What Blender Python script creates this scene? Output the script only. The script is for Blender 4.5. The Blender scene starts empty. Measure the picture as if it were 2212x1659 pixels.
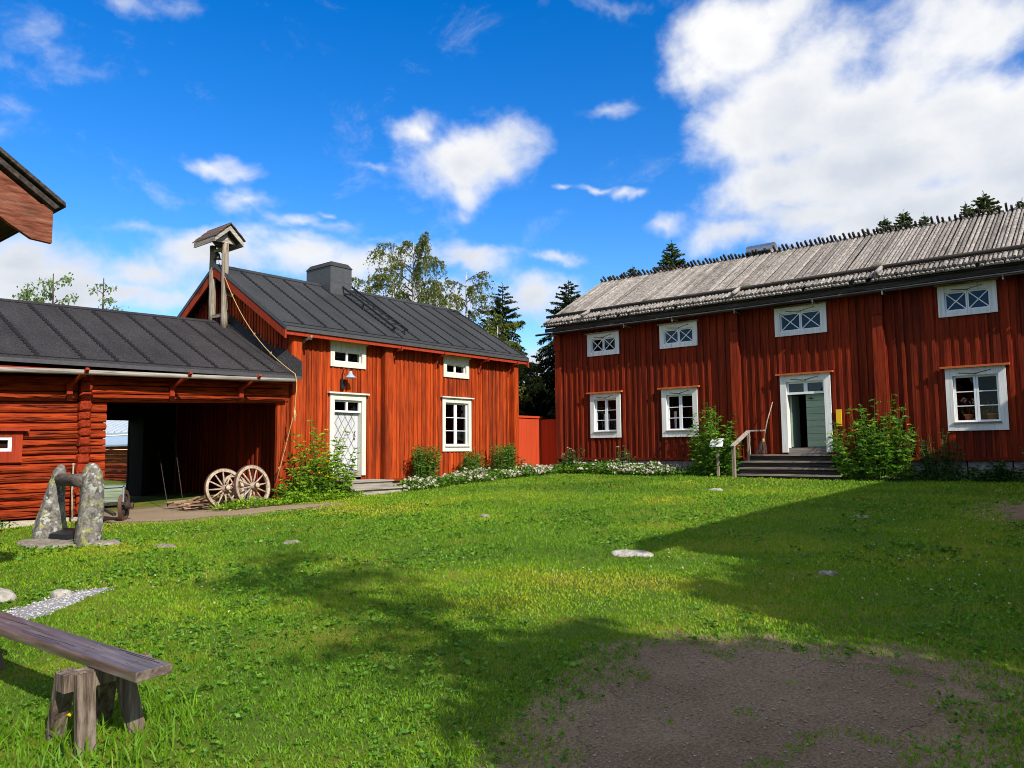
import bpy, math, random
import numpy as np
from math import sin, cos, pi, radians, atan2, asin, sqrt
from mathutils import Vector, Matrix

SC = bpy.context.scene
COL = SC.collection
random.seed(11)
RNG = np.random.default_rng(5)

# ------------------------------------------------------------------ camera
F = 1645.0; CX, CY = 1106.0, 829.5
yaw, pit, rol = radians(39.8), math.atan(142 / 1645.), radians(0.57)
fw = np.array([cos(pit) * cos(yaw), cos(pit) * sin(yaw), sin(pit)])
rt = np.array([sin(yaw), -cos(yaw), 0.]); up = np.cross(rt, fw)
R_, U_ = cos(rol) * rt - sin(rol) * up, cos(rol) * up + sin(rol) * rt
CAM = np.array([0, 0, 1.6])
cd = bpy.data.cameras.new('camera'); cam = bpy.data.objects.new('camera', cd); COL.objects.link(cam)
cam.matrix_world = Matrix(((R_[0], U_[0], -fw[0], CAM[0]), (R_[1], U_[1], -fw[1], CAM[1]),
                           (R_[2], U_[2], -fw[2], CAM[2]), (0, 0, 0, 1)))
cd.sensor_width = 36; cd.lens = F / 2212 * 36; cd.clip_end = 6000; cd.clip_start = .05
SC.camera = cam


def ray(x, y): return R_ * (x - CX) + U_ * (CY - y) + fw * F
def sight(x, y, depth): return CAM + ray(x, y) / F * depth


def gz(x, y):
    xc = np.clip(x, -6, 26); yc = np.clip(y, -6, 30)
    return .0395 * xc + .006 * yc - .02 + .018 * np.sin(.9 * xc + .4 * yc) * np.cos(.7 * yc - .3 * xc)


# ------------------------------------------------------------------ nodes
class NT:
    def __init__(s, tree):
        s.t = tree; s.n = tree.nodes; s.l = tree.links

    def new(s, kind, ins=None, **props):
        n = s.n.new(kind)
        for k, v in props.items(): setattr(n, k, v)
        for k, v in (ins or {}).items(): s.put(n.inputs[k], v)
        return n

    def put(s, sock, v):
        if isinstance(v, bpy.types.NodeSocket): s.l.new(v, sock)
        elif isinstance(v, bpy.types.Node): s.l.new(v.outputs[0], sock)
        else:
            try: sock.default_value = v
            except Exception: sock.default_value = (*v, 1)

    def m(s, op, a, b=0., c=0., clamp=False):
        n = s.n.new('ShaderNodeMath'); n.operation = op; n.use_clamp = clamp
        s.put(n.inputs[0], a); s.put(n.inputs[1], b); s.put(n.inputs[2], c)
        return n.outputs[0]

    def vm(s, op, a, b=(0, 0, 0), c=(0, 0, 0)):
        n = s.n.new('ShaderNodeVectorMath'); n.operation = op
        s.put(n.inputs[0], a); s.put(n.inputs[1], b)
        if op == 'MULTIPLY_ADD': s.put(n.inputs[2], c)
        return n.outputs['Value'] if op in ('LENGTH', 'DOT_PRODUCT') else n.outputs[0]

    def noise(s, vec, scale=5., detail=3., rough=.55, dist=0.):
        n = s.new('ShaderNodeTexNoise', {'Scale': scale, 'Detail': detail, 'Roughness': rough, 'Distortion': dist})
        if vec is not None: s.put(n.inputs['Vector'], vec)
        return n.outputs[0]

    def ramp(s, fac, stops, interp='LINEAR'):
        n = s.n.new('ShaderNodeValToRGB'); s.put(n.inputs[0], fac); n.color_ramp.interpolation = interp
        e = n.color_ramp.elements
        while len(e) < len(stops): e.new(.5)
        for el, (p, c) in zip(e, stops):
            el.position = p; el.color = (*c, 1) if len(c) == 3 else c
        return n.outputs[0]

    def mix(s, fac, a, b, blend='MIX'):
        n = s.n.new('ShaderNodeMix'); n.data_type = 'RGBA'; n.blend_type = blend
        s.put(n.inputs[0], fac); s.put(n.inputs[6], a); s.put(n.inputs[7], b)
        return n.outputs[2]

    def step(s, v, lo, hi):
        n = s.new('ShaderNodeMapRange', {'Value': v, 'From Min': lo, 'From Max': hi}); n.interpolation_type = 'SMOOTHSTEP'
        return n.outputs[0]


def new_mat(name):
    m = bpy.data.materials.new(name); m.use_nodes = True
    t = NT(m.node_tree); bs = t.n['Principled BSDF']
    return m, t, bs


def coords(t, scale=(1, 1, 1), rnd=True):
    tc = t.new('ShaderNodeTexCoord')
    v = t.vm('MULTIPLY', tc.outputs['Object'], scale)
    a = t.new('ShaderNodeAttribute', attribute_name='rnd')
    if rnd:
        v = t.vm('ADD', v, t.vm('MULTIPLY', a.outputs['Vector'], (37, 53, 71)))
    return v, a.outputs['Fac'], tc.outputs['Object']


def wood(name, stops, axis='z', grain=28., stretch=.045, dark=(.02, .015, .012), dark_amt=.35, big=.7, rough=.8, var=.35, bump=.35, knots=True, spec=.12, lo=.56):
    """Painted or weathered wood: grain along an axis, each board a little different, blotchy weathering."""
    m, t, bs = new_mat(name)
    sc = {'x': (stretch, 1, 1), 'y': (1, stretch, 1), 'z': (1, 1, stretch)}[axis]
    v, rnd, ob = coords(t, tuple(grain * k for k in sc))
    g = t.noise(v, 1., 5, .65, .25)
    col = t.ramp(g, [(.5 + (p - .5) * .6, c) for p, c in stops])
    w = t.noise(t.vm('MULTIPLY', ob, (1.6, 1.6, .55) if axis == 'z' else (.5, .5, 1.8)), big, 4, .6)
    w2 = t.noise(t.vm('ADD', t.vm('MULTIPLY', v, (.12, .12, .12)), (5, 9, 2)), 1., 4, .7)
    wd = t.m('MULTIPLY', t.step(t.m('ADD', t.m('MULTIPLY', w, .6), t.m('MULTIPLY', w2, .55)), lo, lo + .24), dark_amt)
    col = t.mix(wd, col, dark)
    if knots:
        vo = t.new('ShaderNodeTexVoronoi', {'Vector': t.vm('MULTIPLY', v, tuple(.16 if k != stretch else .22 for k in sc)), 'Scale': 1.})
        kn = t.step(vo.outputs['Distance'], .13, .05)
        col = t.mix(t.m('MULTIPLY', kn, .55), col, dark)
    br = t.m('MULTIPLY_ADD', rnd, var, 1 - var * .55)
    col = t.mix(1., col, t.new('ShaderNodeCombineColor', {0: br, 1: br, 2: br}), 'MULTIPLY')
    t.put(bs.inputs['Base Color'], col)
    bs.inputs['Roughness'].default_value = rough; bs.inputs['Specular IOR Level'].default_value = spec
    b = t.new('ShaderNodeBump', {'Height': g, 'Strength': bump, 'Distance': .012})
    t.put(bs.inputs['Normal'], b)
    return m


def plain(name, ca, cb, scale=20., rough=.7, bump=.2, spec=.3, metal=0., detail=4, dist=.01, stain=0.):
    m, t, bs = new_mat(name)
    v, rnd, ob = coords(t)
    g = t.noise(v, scale, detail, .6)
    col = t.ramp(g, [(.3, ca), (.7, cb)])
    if stain:
        f = t.m('MULTIPLY_ADD', t.m('ADD', t.noise(t.vm('MULTIPLY', ob, (1, .35, .35)), 2.2, 5, .65), t.noise(ob, .8, 3)), stain, 1 - stain)
        col = t.mix(1., col, t.new('ShaderNodeCombineColor', {0: f, 1: f, 2: f}), 'MULTIPLY')
    t.put(bs.inputs['Base Color'], col)
    bs.inputs['Roughness'].default_value = rough; bs.inputs['Metallic'].default_value = metal
    bs.inputs['Specular IOR Level'].default_value = spec
    t.put(bs.inputs['Normal'], t.new('ShaderNodeBump', {'Height': g, 'Strength': bump, 'Distance': dist}))
    return m


def leafy(name, stops, trans=.35, rough=.55, spec=.25, world_var=0., vs=.6):
    m, t, bs = new_mat(name)
    v, rnd, ob = coords(t, rnd=False)
    f = rnd
    if world_var:
        f = t.m('ADD', t.m('MULTIPLY', rnd, 1 - world_var), t.m('MULTIPLY', t.step(t.noise(ob, vs, 3), .3, .7), world_var))
    col = t.ramp(f, stops)
    t.put(bs.inputs['Base Color'], col)
    bs.inputs['Roughness'].default_value = rough; bs.inputs['Specular IOR Level'].default_value = spec
    tr = t.new('ShaderNodeBsdfTranslucent', {'Color': col})
    mx = t.new('ShaderNodeMixShader', {0: trans, 1: bs.outputs[0], 2: tr.outputs[0]})
    t.put(t.n['Material Output'].inputs[0], mx)
    return m


def glass_mat(name, refl=.1):
    m, t, bs = new_mat(name)
    fr = t.new('ShaderNodeFresnel', {'IOR': 1.5})
    ob = t.new('ShaderNodeTexCoord').outputs['Object']
    bmp = t.new('ShaderNodeBump', {'Height': t.noise(ob, 2.2, 2), 'Strength': .06, 'Distance': .05})
    gl = t.new('ShaderNodeBsdfGlossy', {'Color': (.95, .97, 1, 1), 'Roughness': .01, 'Normal': bmp.outputs[0]})
    tr = t.new('ShaderNodeBsdfTransparent', {'Color': (.8, .83, .82, 1)})
    mx = t.new('ShaderNodeMixShader', {0: t.m('MULTIPLY', fr.outputs[0], refl, True), 1: tr.outputs[0], 2: gl.outputs[0]})
    t.put(t.n['Material Output'].inputs[0], mx)
    return m


M = {}
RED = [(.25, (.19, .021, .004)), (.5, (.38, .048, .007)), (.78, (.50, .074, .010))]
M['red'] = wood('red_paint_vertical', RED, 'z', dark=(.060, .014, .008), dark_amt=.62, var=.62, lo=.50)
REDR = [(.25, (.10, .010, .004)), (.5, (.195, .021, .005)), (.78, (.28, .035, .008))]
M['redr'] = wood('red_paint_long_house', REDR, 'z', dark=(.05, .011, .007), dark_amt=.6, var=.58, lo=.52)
M['redx'] = wood('red_paint_log', [(.22, (.12, .013, .004)), (.45, (.29, .034, .006)), (.8, (.42, .058, .009))], 'x', grain=30, stretch=.09, dark=(.06, .012, .006), dark_amt=.35, var=.4, bump=.7, knots=False)
M['redend'] = wood('red_log_end', [(.25, (.15, .014, .005)), (.7, (.36, .042, .011))], 'y', dark=(.05, .008, .004), dark_amt=.5, bump=.6)
M['redb'] = wood('red_board', [(.25, (.25, .028, .011)), (.7, (.36, .045, .015))], 'z', dark=(.1, .015, .008), dark_amt=.4, var=.2)
M['orange'] = wood('orange_red_paint', [(.2, (.44, .05, .016)), (.8, (.52, .066, .02))], 'z', dark=(.3, .035, .012), dark_amt=.3, var=.12, knots=False, bump=.15)
M['cap'] = wood('red_brown_cap_board', [(.2, (.38, .085, .03)), (.8, (.55, .15, .06))], 'x', var=.2, dark_amt=.3)
M['white'] = wood('cream_paint', [(.2, (.54, .52, .43)), (.55, (.68, .66, .57)), (.85, (.73, .71, .62))], 'z', dark=(.42, .37, .27), dark_amt=.3, var=.10, bump=.2, rough=.55)
M['whiteb'] = wood('white_paint_old', [(.2, (.58, .58, .53)), (.55, (.76, .76, .72)), (.85, (.8, .8, .77))], 'z', dark=(.38, .34, .28), dark_amt=.35, var=.10, bump=.25, rough=.55)
M['sash'] = plain('sash_white', (.74, .75, .76), (.82, .83, .84), 40, .45, .05)
M['weather'] = wood('weathered_timber', [(.25, (.12, .09, .065)), (.5, (.33, .27, .2)), (.8, (.46, .39, .3))], 'z', grain=34, dark=(.06, .045, .035), dark_amt=.6, var=.3, bump=.7)
M['weatherx'] = wood('weathered_timber_long', [(.25, (.17, .15, .125)), (.5, (.36, .32, .27)), (.8, (.48, .44, .38))], 'x', grain=34, dark=(.08, .065, .055), dark_amt=.5, var=.3, bump=.6)
M['weathery'] = wood('weathered_timber_deep', [(.25, (.10, .08, .065)), (.5, (.26, .22, .18)), (.8, (.42, .37, .31))], 'y', grain=34, dark=(.05, .04, .035), dark_amt=.5, var=.3, bump=.6)
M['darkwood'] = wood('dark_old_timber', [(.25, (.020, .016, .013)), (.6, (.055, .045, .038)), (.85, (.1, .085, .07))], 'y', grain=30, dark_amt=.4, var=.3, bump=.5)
M['logdark'] = wood('dark_axle_log', [(.25, (.06, .05, .045)), (.7, (.17, .14, .12))], 'y', grain=24, var=.2, bump=.6)
M['silver'] = wood('silver_roof_board', [(.2, (.10, .084, .072)), (.5, (.245, .215, .188)), (.82, (.40, .365, .33))], 'x', grain=26, stretch=.10, dark=(.045, .036, .032), dark_amt=.65, var=.6, bump=.7)
M['felt'] = plain('black_roof_felt', (.020, .021, .022), (.052, .053, .055), 60, .9, .6, .2, dist=.01, stain=.9)
M['feltb'] = plain('charcoal_roof_felt', (.012, .011, .011), (.072, .065, .067), 34, .95, 1., .15, dist=.04, detail=8, stain=.8)
M['feltseam'] = plain('felt_seam', (.008, .008, .009), (.016, .016, .017), 80, .9, .5, .2)
M['metaldark'] = plain('dark_sheet_metal', (.05, .05, .052), (.075, .075, .077), 9, .55, .08, .4)
M['iron'] = plain('black_iron', (.010, .010, .011), (.02, .02, .021), 60, .5, .2, .4)
M['rust'] = plain('rusty_iron', (.07, .035, .02), (.14, .08, .055), 60, .75, .3)
M['galv'] = plain('galvanised_metal', (.42, .46, .52), (.52, .56, .62), 12, .38, .05, .5, .6)
M['roofblue'] = plain('blue_grey_sheet_roof', (.30, .40, .50), (.36, .46, .56), 3, .4, .03, .5)
M['sheet'] = plain('pale_sheet_roof', (.46, .54, .6), (.54, .62, .68), 3, .4, .03, .5)
M['black'] = plain('interior_gloom_black', (.010, .008, .007), (.018, .014, .012), 4, .9, .1, .1)  # near black puts the gloom of bay and rooms into the colour
M['blackbox'] = plain('black_plastic', (.012, .012, .013), (.018, .018, .02), 50, .5, .1, .4)
M['greendoor'] = wood('sage_green_door', [(.2, (.25, .33, .24)), (.8, (.32, .41, .30))], 'y', dark=(.16, .2, .14), dark_amt=.3, var=.15, knots=False, bump=.12)
M['cartgreen'] = wood('faded_green_board', [(.2, (.14, .18, .12)), (.6, (.24, .29, .20)), (.85, (.36, .38, .30))], 'x', dark=(.08, .09, .06), dark_amt=.5, var=.3, bump=.4)
M['greydoor'] = wood('pale_grey_door', [(.2, (.50, .53, .56)), (.8, (.64, .66, .68))], 'z', dark=(.36, .36, .36), dark_amt=.4, var=.15, bump=.15)
M['wheelwood'] = wood('old_wheel_wood', [(.25, (.22, .15, .10)), (.5, (.42, .32, .23)), (.8, (.55, .45, .34))], 'y', grain=20, stretch=.3, dark=(.12, .08, .055), dark_amt=.5, var=.3, bump=.5)
M['splitwood'] = wood('split_board', [(.25, (.16, .09, .05)), (.5, (.34, .21, .13)), (.8, (.46, .32, .22))], 'x', grain=30, dark=(.08, .05, .03), dark_amt=.5, var=.4)
M['rope'] = plain('yellow_rope', (.42, .27, .10), (.62, .43, .18), 90, .8, .4)
M['brownboard'] = wood('worn_brown_bargeboard', [(.25, (.09, .028, .015)), (.5, (.20, .062, .034)), (.8, (.30, .13, .08))], 'x', grain=30, stretch=.16, dark=(.10, .075, .055), dark_amt=.7, var=.1, bump=.6)
M['bellroof'] = wood('brown_grey_board', [(.25, (.07, .045, .035)), (.7, (.16, .105, .085))], 'y', var=.2, dark_amt=.4, bump=.5)
M['benchleg'] = wood('grey_brown_trestle_wood', [(.25, (.055, .04, .03)), (.5, (.16, .12, .09)), (.8, (.29, .235, .19))], 'z', grain=34, stretch=.07, dark=(.04, .028, .02), dark_amt=.6, var=.25, bump=.8)
M['benchtop'] = wood('worn_bench_plank', [(.25, (.065, .046, .036)), (.5, (.135, .100, .082)), (.8, (.24, .19, .16))], 'y', grain=24, stretch=.05, dark=(.07, .05, .042), dark_amt=.5, var=.1, bump=.3, rough=.3, spec=.75)
M['terracotta'] = plain('terracotta', (.42, .13, .06), (.52, .18, .09), 20, .8)
M['fabric'] = plain('white_curtain', (.7, .72, .76), (.8, .82, .85), 30, .9)
M['yellow'] = plain('yellow_paint', (.78, .46, .01), (.85, .55, .02), 20, .5)
M['signface'] = plain('white_sign_face', (.8, .8, .79), (.84, .84, .83), 5, .4, 0)
M['ink'] = plain('sign_ink', (.12, .12, .13), (.16, .16, .17), 5, .6, 0)
M['inkred'] = plain('sign_red_ink', (.5, .12, .1), (.55, .14, .12), 5, .6, 0)
M['twig'] = plain('birch_twigs', (.07, .045, .035), (.17, .11, .085), 80, .9)
M['bark'] = plain('dark_bark', (.04, .03, .022), (.10, .08, .06), 14, .9, .6)
M['birchbark'] = plain('birch_bark', (.10, .09, .08), (.62, .6, .56), 6, .8, .4)
M['lamp'] = plain('grey_enamel', (.32, .36, .44), (.38, .42, .5), 10, .35, 0, .5)
M['bulb'] = plain('bulb_glass', (.75, .68, .35), (.85, .78, .45), 10, .2, 0, .5)
M['glass'] = glass_mat('window_glass', .35)
M['glassb'] = glass_mat('old_window_glass', .9)
M['stonefound'] = plain('foundation_stone', (.16, .145, .13), (.36, .33, .30), 7, .9, .6, .2, dist=.03)
M['concrete'] = plain('pale_footing', (.36, .30, .23), (.55, .48, .38), 12, .9, .6, .2, dist=.03)


def lichen_stone(name, base, light, lich, amt=.55):
    m, t, bs = new_mat(name)
    ob = t.new('ShaderNodeTexCoord').outputs['Object']
    g = t.noise(ob, 14, 6, .75)
    col = t.ramp(g, [(.36, base), (.64, light)])
    vo = t.new('ShaderNodeTexVoronoi', {'Vector': t.vm('ADD', ob, t.vm('MULTIPLY', t.new('ShaderNodeTexNoise', {'Vector': ob, 'Scale': 6.}).outputs['Color'], (.22, .22, .22))), 'Scale': 11.})
    sp = t.step(t.m('ADD', vo.outputs['Distance'], t.m('MULTIPLY', t.noise(ob, 30, 3), .6)), .74, .58)
    sp = t.m('MULTIPLY', sp, t.step(t.noise(ob, 3.2, 3), .42, .56))
    col = t.mix(t.m('MULTIPLY', sp, amt), col, (.58, .60, .52))
    ye = t.m('MULTIPLY', t.step(t.noise(t.vm('ADD', ob, (3, 1, 7)), 7, 5, .65), .55, .66), .8)
    col = t.mix(ye, col, lich)
    t.put(bs.inputs['Base Color'], col); bs.inputs['Roughness'].default_value = .92
    t.put(bs.inputs['Normal'], t.new('ShaderNodeBump', {'Height': g, 'Strength': .8, 'Distance': .03}))
    return m


M['stone'] = lichen_stone('lichen_stone', (.045, .04, .036), (.27, .25, .22), (.34, .34, .09), .6)
M['rock'] = lichen_stone('field_stone', (.28, .25, .21), (.52, .48, .42), (.32, .31, .2), .3)
M['slab'] = lichen_stone('slab_stone', (.12, .095, .075), (.34, .29, .235), (.30, .28, .16), .3)
M['mossrock'] = lichen_stone('mossy_stone', (.10, .09, .06), (.26, .24, .17), (.14, .15, .04), .3)

M['grass'] = leafy('grass_blades', [(0, (.055, .14, .007)), (.35, (.12, .27, .010)), (.7, (.21, .38, .012)), (.93, (.39, .43, .02)), (1, (.42, .34, .10))], .38, .5, .25, .45, .35)
M['broad'] = leafy('lawn_weeds', [(0, (.045, .15, .012)), (.6, (.11, .27, .02)), (1, (.19, .36, .03))], .3, .5)
M['golden'] = leafy('golden_glow_leaves', [(0, (.07, .18, .008)), (.5, (.19, .36, .012)), (1, (.34, .50, .03))], .4)
M['golden2'] = leafy('tall_glow_leaves', [(0, (.045, .14, .010)), (.5, (.11, .27, .016)), (1, (.21, .39, .03))], .4)
M['phlox'] = leafy('phlox_leaves', [(0, (.035, .10, .010)), (.6, (.10, .22, .016)), (1, (.19, .34, .03))], .3)
M['rose'] = leafy('dark_rose_leaves', [(0, (.016, .045, .010)), (.6, (.045, .10, .018)), (1, (.09, .16, .03))], .25)
M['spruce'] = leafy('spruce_needles', [(0, (.008, .018, .006)), (.6, (.028, .052, .014)), (.9, (.06, .085, .02)), (1, (.11, .07, .03))], .15)
M['sprucey'] = leafy('young_spruce_needles', [(0, (.025, .045, .012)), (.6, (.06, .10, .02)), (1, (.13, .16, .04))], .15)
M['birch'] = leafy('birch_leaves', [(0, (.06, .085, .016)), (.5, (.14, .18, .03)), (.9, (.26, .29, .06)), (1, (.36, .30, .07))], .4)
M['rowan'] = leafy('rowan_leaves', [(0, (.08, .15, .035)), (.85, (.26, .36, .12)), (1, (.35, .10, .04))], .4)
M['petalw'] = leafy('white_petals', [(0, (.60, .48, .40)), (.6, (.74, .68, .58)), (1, (.80, .77, .70))], .3)
M['petaly'] = leafy('yellow_petals', [(0, (.75, .50, .01)), (1, (.85, .62, .02))], .3)
M['petalr'] = leafy('red_petals', [(0, (.5, .02, .04)), (1, (.6, .05, .08))], .3)
M['stem'] = plain('green_stem', (.05, .10, .02), (.10, .17, .03), 30, .7)


# ------------------------------------------------------------------ mesh builder
class FR:
    """A wall's frame: u along it (left to right as seen), d out of it, z up."""
    def __init__(s, O, U, N):
        s.O, s.U, s.N = np.array(O, float), np.array(U, float), np.array(N, float)

    def pt(s, u, d, z):
        p = s.O + s.U * u + s.N * d
        return (p[0], p[1], p[2] + z)


W0 = FR((0, 0, 0), (1, 0, 0), (0, -1, 0))


class MB:
    def __init__(s):
        s.v, s.f, s.r, s.mi, s.sm = [], [], [], [], []

    def add(s, vs, fs, rnd=None, mi=0, smooth=False):
        o = len(s.v); s.v.extend([tuple(map(float, p)) for p in vs])
        r = random.random() if rnd is None else rnd
        for f in fs:
            s.f.append(tuple(i + o for i in f)); s.r.append(r); s.mi.append(mi); s.sm.append(smooth)

    def hexa(s, p, rnd=None, mi=0):
        p = [np.array(q, float) for q in p]   # bottom 0-3, top 4-7
        fs = [(3, 2, 1, 0), (4, 5, 6, 7), (0, 1, 5, 4), (1, 2, 6, 5), (2, 3, 7, 6), (3, 0, 4, 7)]
        if np.dot(np.cross(p[1] - p[0], p[3] - p[0]), p[4] - p[0]) < 0: fs = [f[::-1] for f in fs]
        s.add(p, fs, rnd, mi)

    def fbox(s, fr, u0, u1, d0, d1, z0, z1, rnd=None, mi=0):
        s.hexa([fr.pt(u0, d0, z0), fr.pt(u1, d0, z0), fr.pt(u1, d1, z0), fr.pt(u0, d1, z0),
                fr.pt(u0, d0, z1), fr.pt(u1, d0, z1), fr.pt(u1, d1, z1), fr.pt(u0, d1, z1)], rnd, mi)

    def box(s, x0, x1, y0, y1, z0, z1, rnd=None, mi=0):
        s.hexa([(x0, y0, z0), (x1, y0, z0), (x1, y1, z0), (x0, y1, z0), (x0, y0, z1), (x1, y0, z1), (x1, y1, z1), (x0, y1, z1)], rnd, mi)

    def bar(s, a, b, w, h, upv=(0, 0, 1), rnd=None, mi=0):
        """A rectangular bar from a to b: w across, h along upv."""
        a, b = np.array(a, float), np.array(b, float); d = b - a; d /= np.linalg.norm(d)
        q = np.cross(d, np.array(upv, float))
        if np.linalg.norm(q) < 1e-6: q = np.cross(d, (1, 0, 0))
        q /= np.linalg.norm(q); n = np.cross(q, d)
        q, n = q * w / 2, n * h / 2
        s.hexa([a - q - n, a + q - n, b + q - n, b - q - n, a - q + n, a + q + n, b + q + n, b - q + n], rnd, mi)

    def tube(s, pts, rad, n=8, caps=True, rnd=None, mi=0, smooth=True):
        pts = [np.array(p, float) for p in pts]
        if not hasattr(rad, '__len__'): rad = [rad] * len(pts)
        vs, fs = [], []
        ref = None
        for i, p in enumerate(pts):
            d = pts[min(i + 1, len(pts) - 1)] - pts[max(i - 1, 0)]; d = d / (np.linalg.norm(d) + 1e-9)
            if ref is None: ref = np.array((0, 0, 1.)) if abs(d[2]) < .9 else np.array((1., 0, 0))
            a = np.cross(d, ref); a /= np.linalg.norm(a) + 1e-9; b = np.cross(d, a); ref = -np.cross(d, a) if abs(d[2]) < .9 else ref
            ref = ref if np.linalg.norm(np.cross(d, ref)) > .2 else np.array((1., 0, 0))
            for k in range(n):
                t = 2 * pi * k / n; vs.append(p + rad[i] * (a * cos(t) + b * sin(t)))
        for i in range(len(pts) - 1):
            for k in range(n):
                k2 = (k + 1) % n; fs.append((i * n + k, i * n + k2, (i + 1) * n + k2, (i + 1) * n + k))
        if caps: fs.append(tuple(range(n))[::-1]); fs.append(tuple(range((len(pts) - 1) * n, len(pts) * n)))
        s.add(vs, fs, rnd, mi, smooth)

    def lathe(s, c, prof, n=16, axis='z', rnd=None, mi=0, smooth=True, caps=True):
        vs, fs = [], []
        for (r, h) in prof:
            for k in range(n):
                t = 2 * pi * k / n; a, b = r * cos(t), r * sin(t)
                q = {'z': (a, b, h), 'y': (a, h, b), 'x': (h, a, b)}[axis]
                vs.append((c[0] + q[0], c[1] + q[1], c[2] + q[2]))
        m = len(prof)
        for i in range(m - 1):
            for k in range(n):
                k2 = (k + 1) % n; fs.append((i * n + k, i * n + k2, (i + 1) * n + k2, (i + 1) * n + k))
        if caps: fs.append(tuple(range(n))[::-1]); fs.append(tuple(range((m - 1) * n, m * n)))
        s.add(vs, fs, rnd, mi, smooth)

    def prism(s, poly, off, rnd=None, mi=0):
        """A flat 3-D polygon given thickness along off."""
        n = len(poly); off = np.array(off, float)
        vs = [np.array(p, float) for p in poly] + [np.array(p, float) + off for p in poly]
        fs = [tuple(range(n))[::-1], tuple(range(n, 2 * n))] + [(i, (i + 1) % n, n + (i + 1) % n, n + i) for i in range(n)]
        s.add(vs, fs, rnd, mi)

    def build(s, name, mat, parent=None, warp=None):
        me = bpy.data.meshes.new(name)
        o = bpy.data.objects.new(name, me); COL.objects.link(o)
        org = np.zeros(3)
        if parent is not None:
            o.parent = parent; q = parent
            while q is not None: org += np.array(q.location); q = q.parent
        vs = np.array(s.v, float)
        if warp: vs = warp(vs)
        me.from_pydata((vs - org).tolist(), [], s.f)
        for m in (mat if isinstance(mat, (list, tuple)) else [mat]): me.materials.append(m)
        a = me.attributes.new('rnd', 'FLOAT', 'FACE'); a.data.foreach_set('value', s.r)
        me.polygons.foreach_set('material_index', s.mi); me.polygons.foreach_set('use_smooth', s.sm)
        me.update()
        return o


def tag(o, label, cat, group=None, kind=None):
    if label: o['label'] = label
    if cat: o['category'] = cat
    if group: o['group'] = group
    if kind: o['kind'] = kind
    return o


def struct(o): o['kind'] = 'structure'; return o


def thing(name, loc, label, cat, group=None):
    o = bpy.data.objects.new(name, None); COL.objects.link(o); o.location = loc; o.empty_display_size = .2
    return tag(o, label, cat, group)


def copy_tree(o, parent=None):
    c = o.copy(); COL.objects.link(c)
    if parent is not None: c.parent = parent
    for ch in list(o.children): copy_tree(ch, c)
    return c


def raw_mesh(name, verts, loops, starts, mat, parent=None, rnd=None, mi=None, org=(0, 0, 0)):
    """Big meshes from arrays."""
    me = bpy.data.meshes.new(name)
    me.vertices.add(len(verts)); me.vertices.foreach_set('co', (verts - np.array(org)).astype(np.float32).ravel())
    me.loops.add(len(loops)); me.loops.foreach_set('vertex_index', loops.astype(np.int32))
    me.polygons.add(len(starts)); me.polygons.foreach_set('loop_start', starts.astype(np.int32))
    for m in (mat if isinstance(mat, (list, tuple)) else [mat]): me.materials.append(m)
    me.update(calc_edges=True)
    if rnd is not None:
        a = me.attributes.new('rnd', 'FLOAT', 'FACE'); a.data.foreach_set('value', rnd.astype(np.float32))
    if mi is not None: me.polygons.foreach_set('material_index', mi.astype(np.int32))
    me.validate()
    o = bpy.data.objects.new(name, me); COL.objects.link(o)
    if parent is not None: o.parent = parent
    return o


def unit(a): return a / (np.linalg.norm(a, axis=-1, keepdims=True) + 1e-9)


def leaves(name, P, D, L, W, mat, parent=None, rnd=None, mi=None, N=None, fold=.2, curl=.15):
    """One small folded diamond face per leaf, at P, pointing along D."""
    P = np.asarray(P, float); D = unit(np.asarray(D, float)); n = len(P)
    if N is None: N = unit(RNG.normal(size=(n, 3)) + np.array((0, 0, .9)))
    S = unit(np.cross(D, N)); N = unit(np.cross(S, D))
    L = np.broadcast_to(L, (n,))[:, None]; W = np.broadcast_to(W, (n,))[:, None]
    V = np.empty((n, 4, 3))
    V[:, 0] = P; V[:, 2] = P + D * L - N * L * curl
    V[:, 1] = P + D * L * .45 + S * W * .5 + N * W * fold; V[:, 3] = P + D * L * .45 - S * W * .5 + N * W * fold
    org = np.zeros(3)
    if parent is not None:
        q = parent
        while q is not None: org += np.array(q.location); q = q.parent
    return raw_mesh(name, V.reshape(-1, 3), np.arange(4 * n), np.arange(n) * 4, mat, parent, RNG.random(n) if rnd is None else rnd, mi, org)


def vnoise(x, y, seed=0):
    def h(i, j):
        k = (i.astype(np.int64) * 374761393 + j.astype(np.int64) * 668265263 + seed * 1442695041) & 0x7fffffff
        k = ((k ^ (k >> 13)) * 1274126177) & 0x7fffffff
        return ((k ^ (k >> 16)) & 0xffff) / 65535.
    i, j = np.floor(x), np.floor(y); a, b = x - i, y - j
    a, b = a * a * (3 - 2 * a), b * b * (3 - 2 * b)
    return (h(i, j) * (1 - a) + h(i + 1, j) * a) * (1 - b) + (h(i, j + 1) * (1 - a) + h(i + 1, j + 1) * a) * b


def fbm(x, y, seed=0): return .55 * vnoise(x, y, seed) + .28 * vnoise(2.1 * x + 7, 2.1 * y, seed + 1) + .17 * vnoise(4.3 * x, 4.3 * y + 3, seed + 2)


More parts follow.
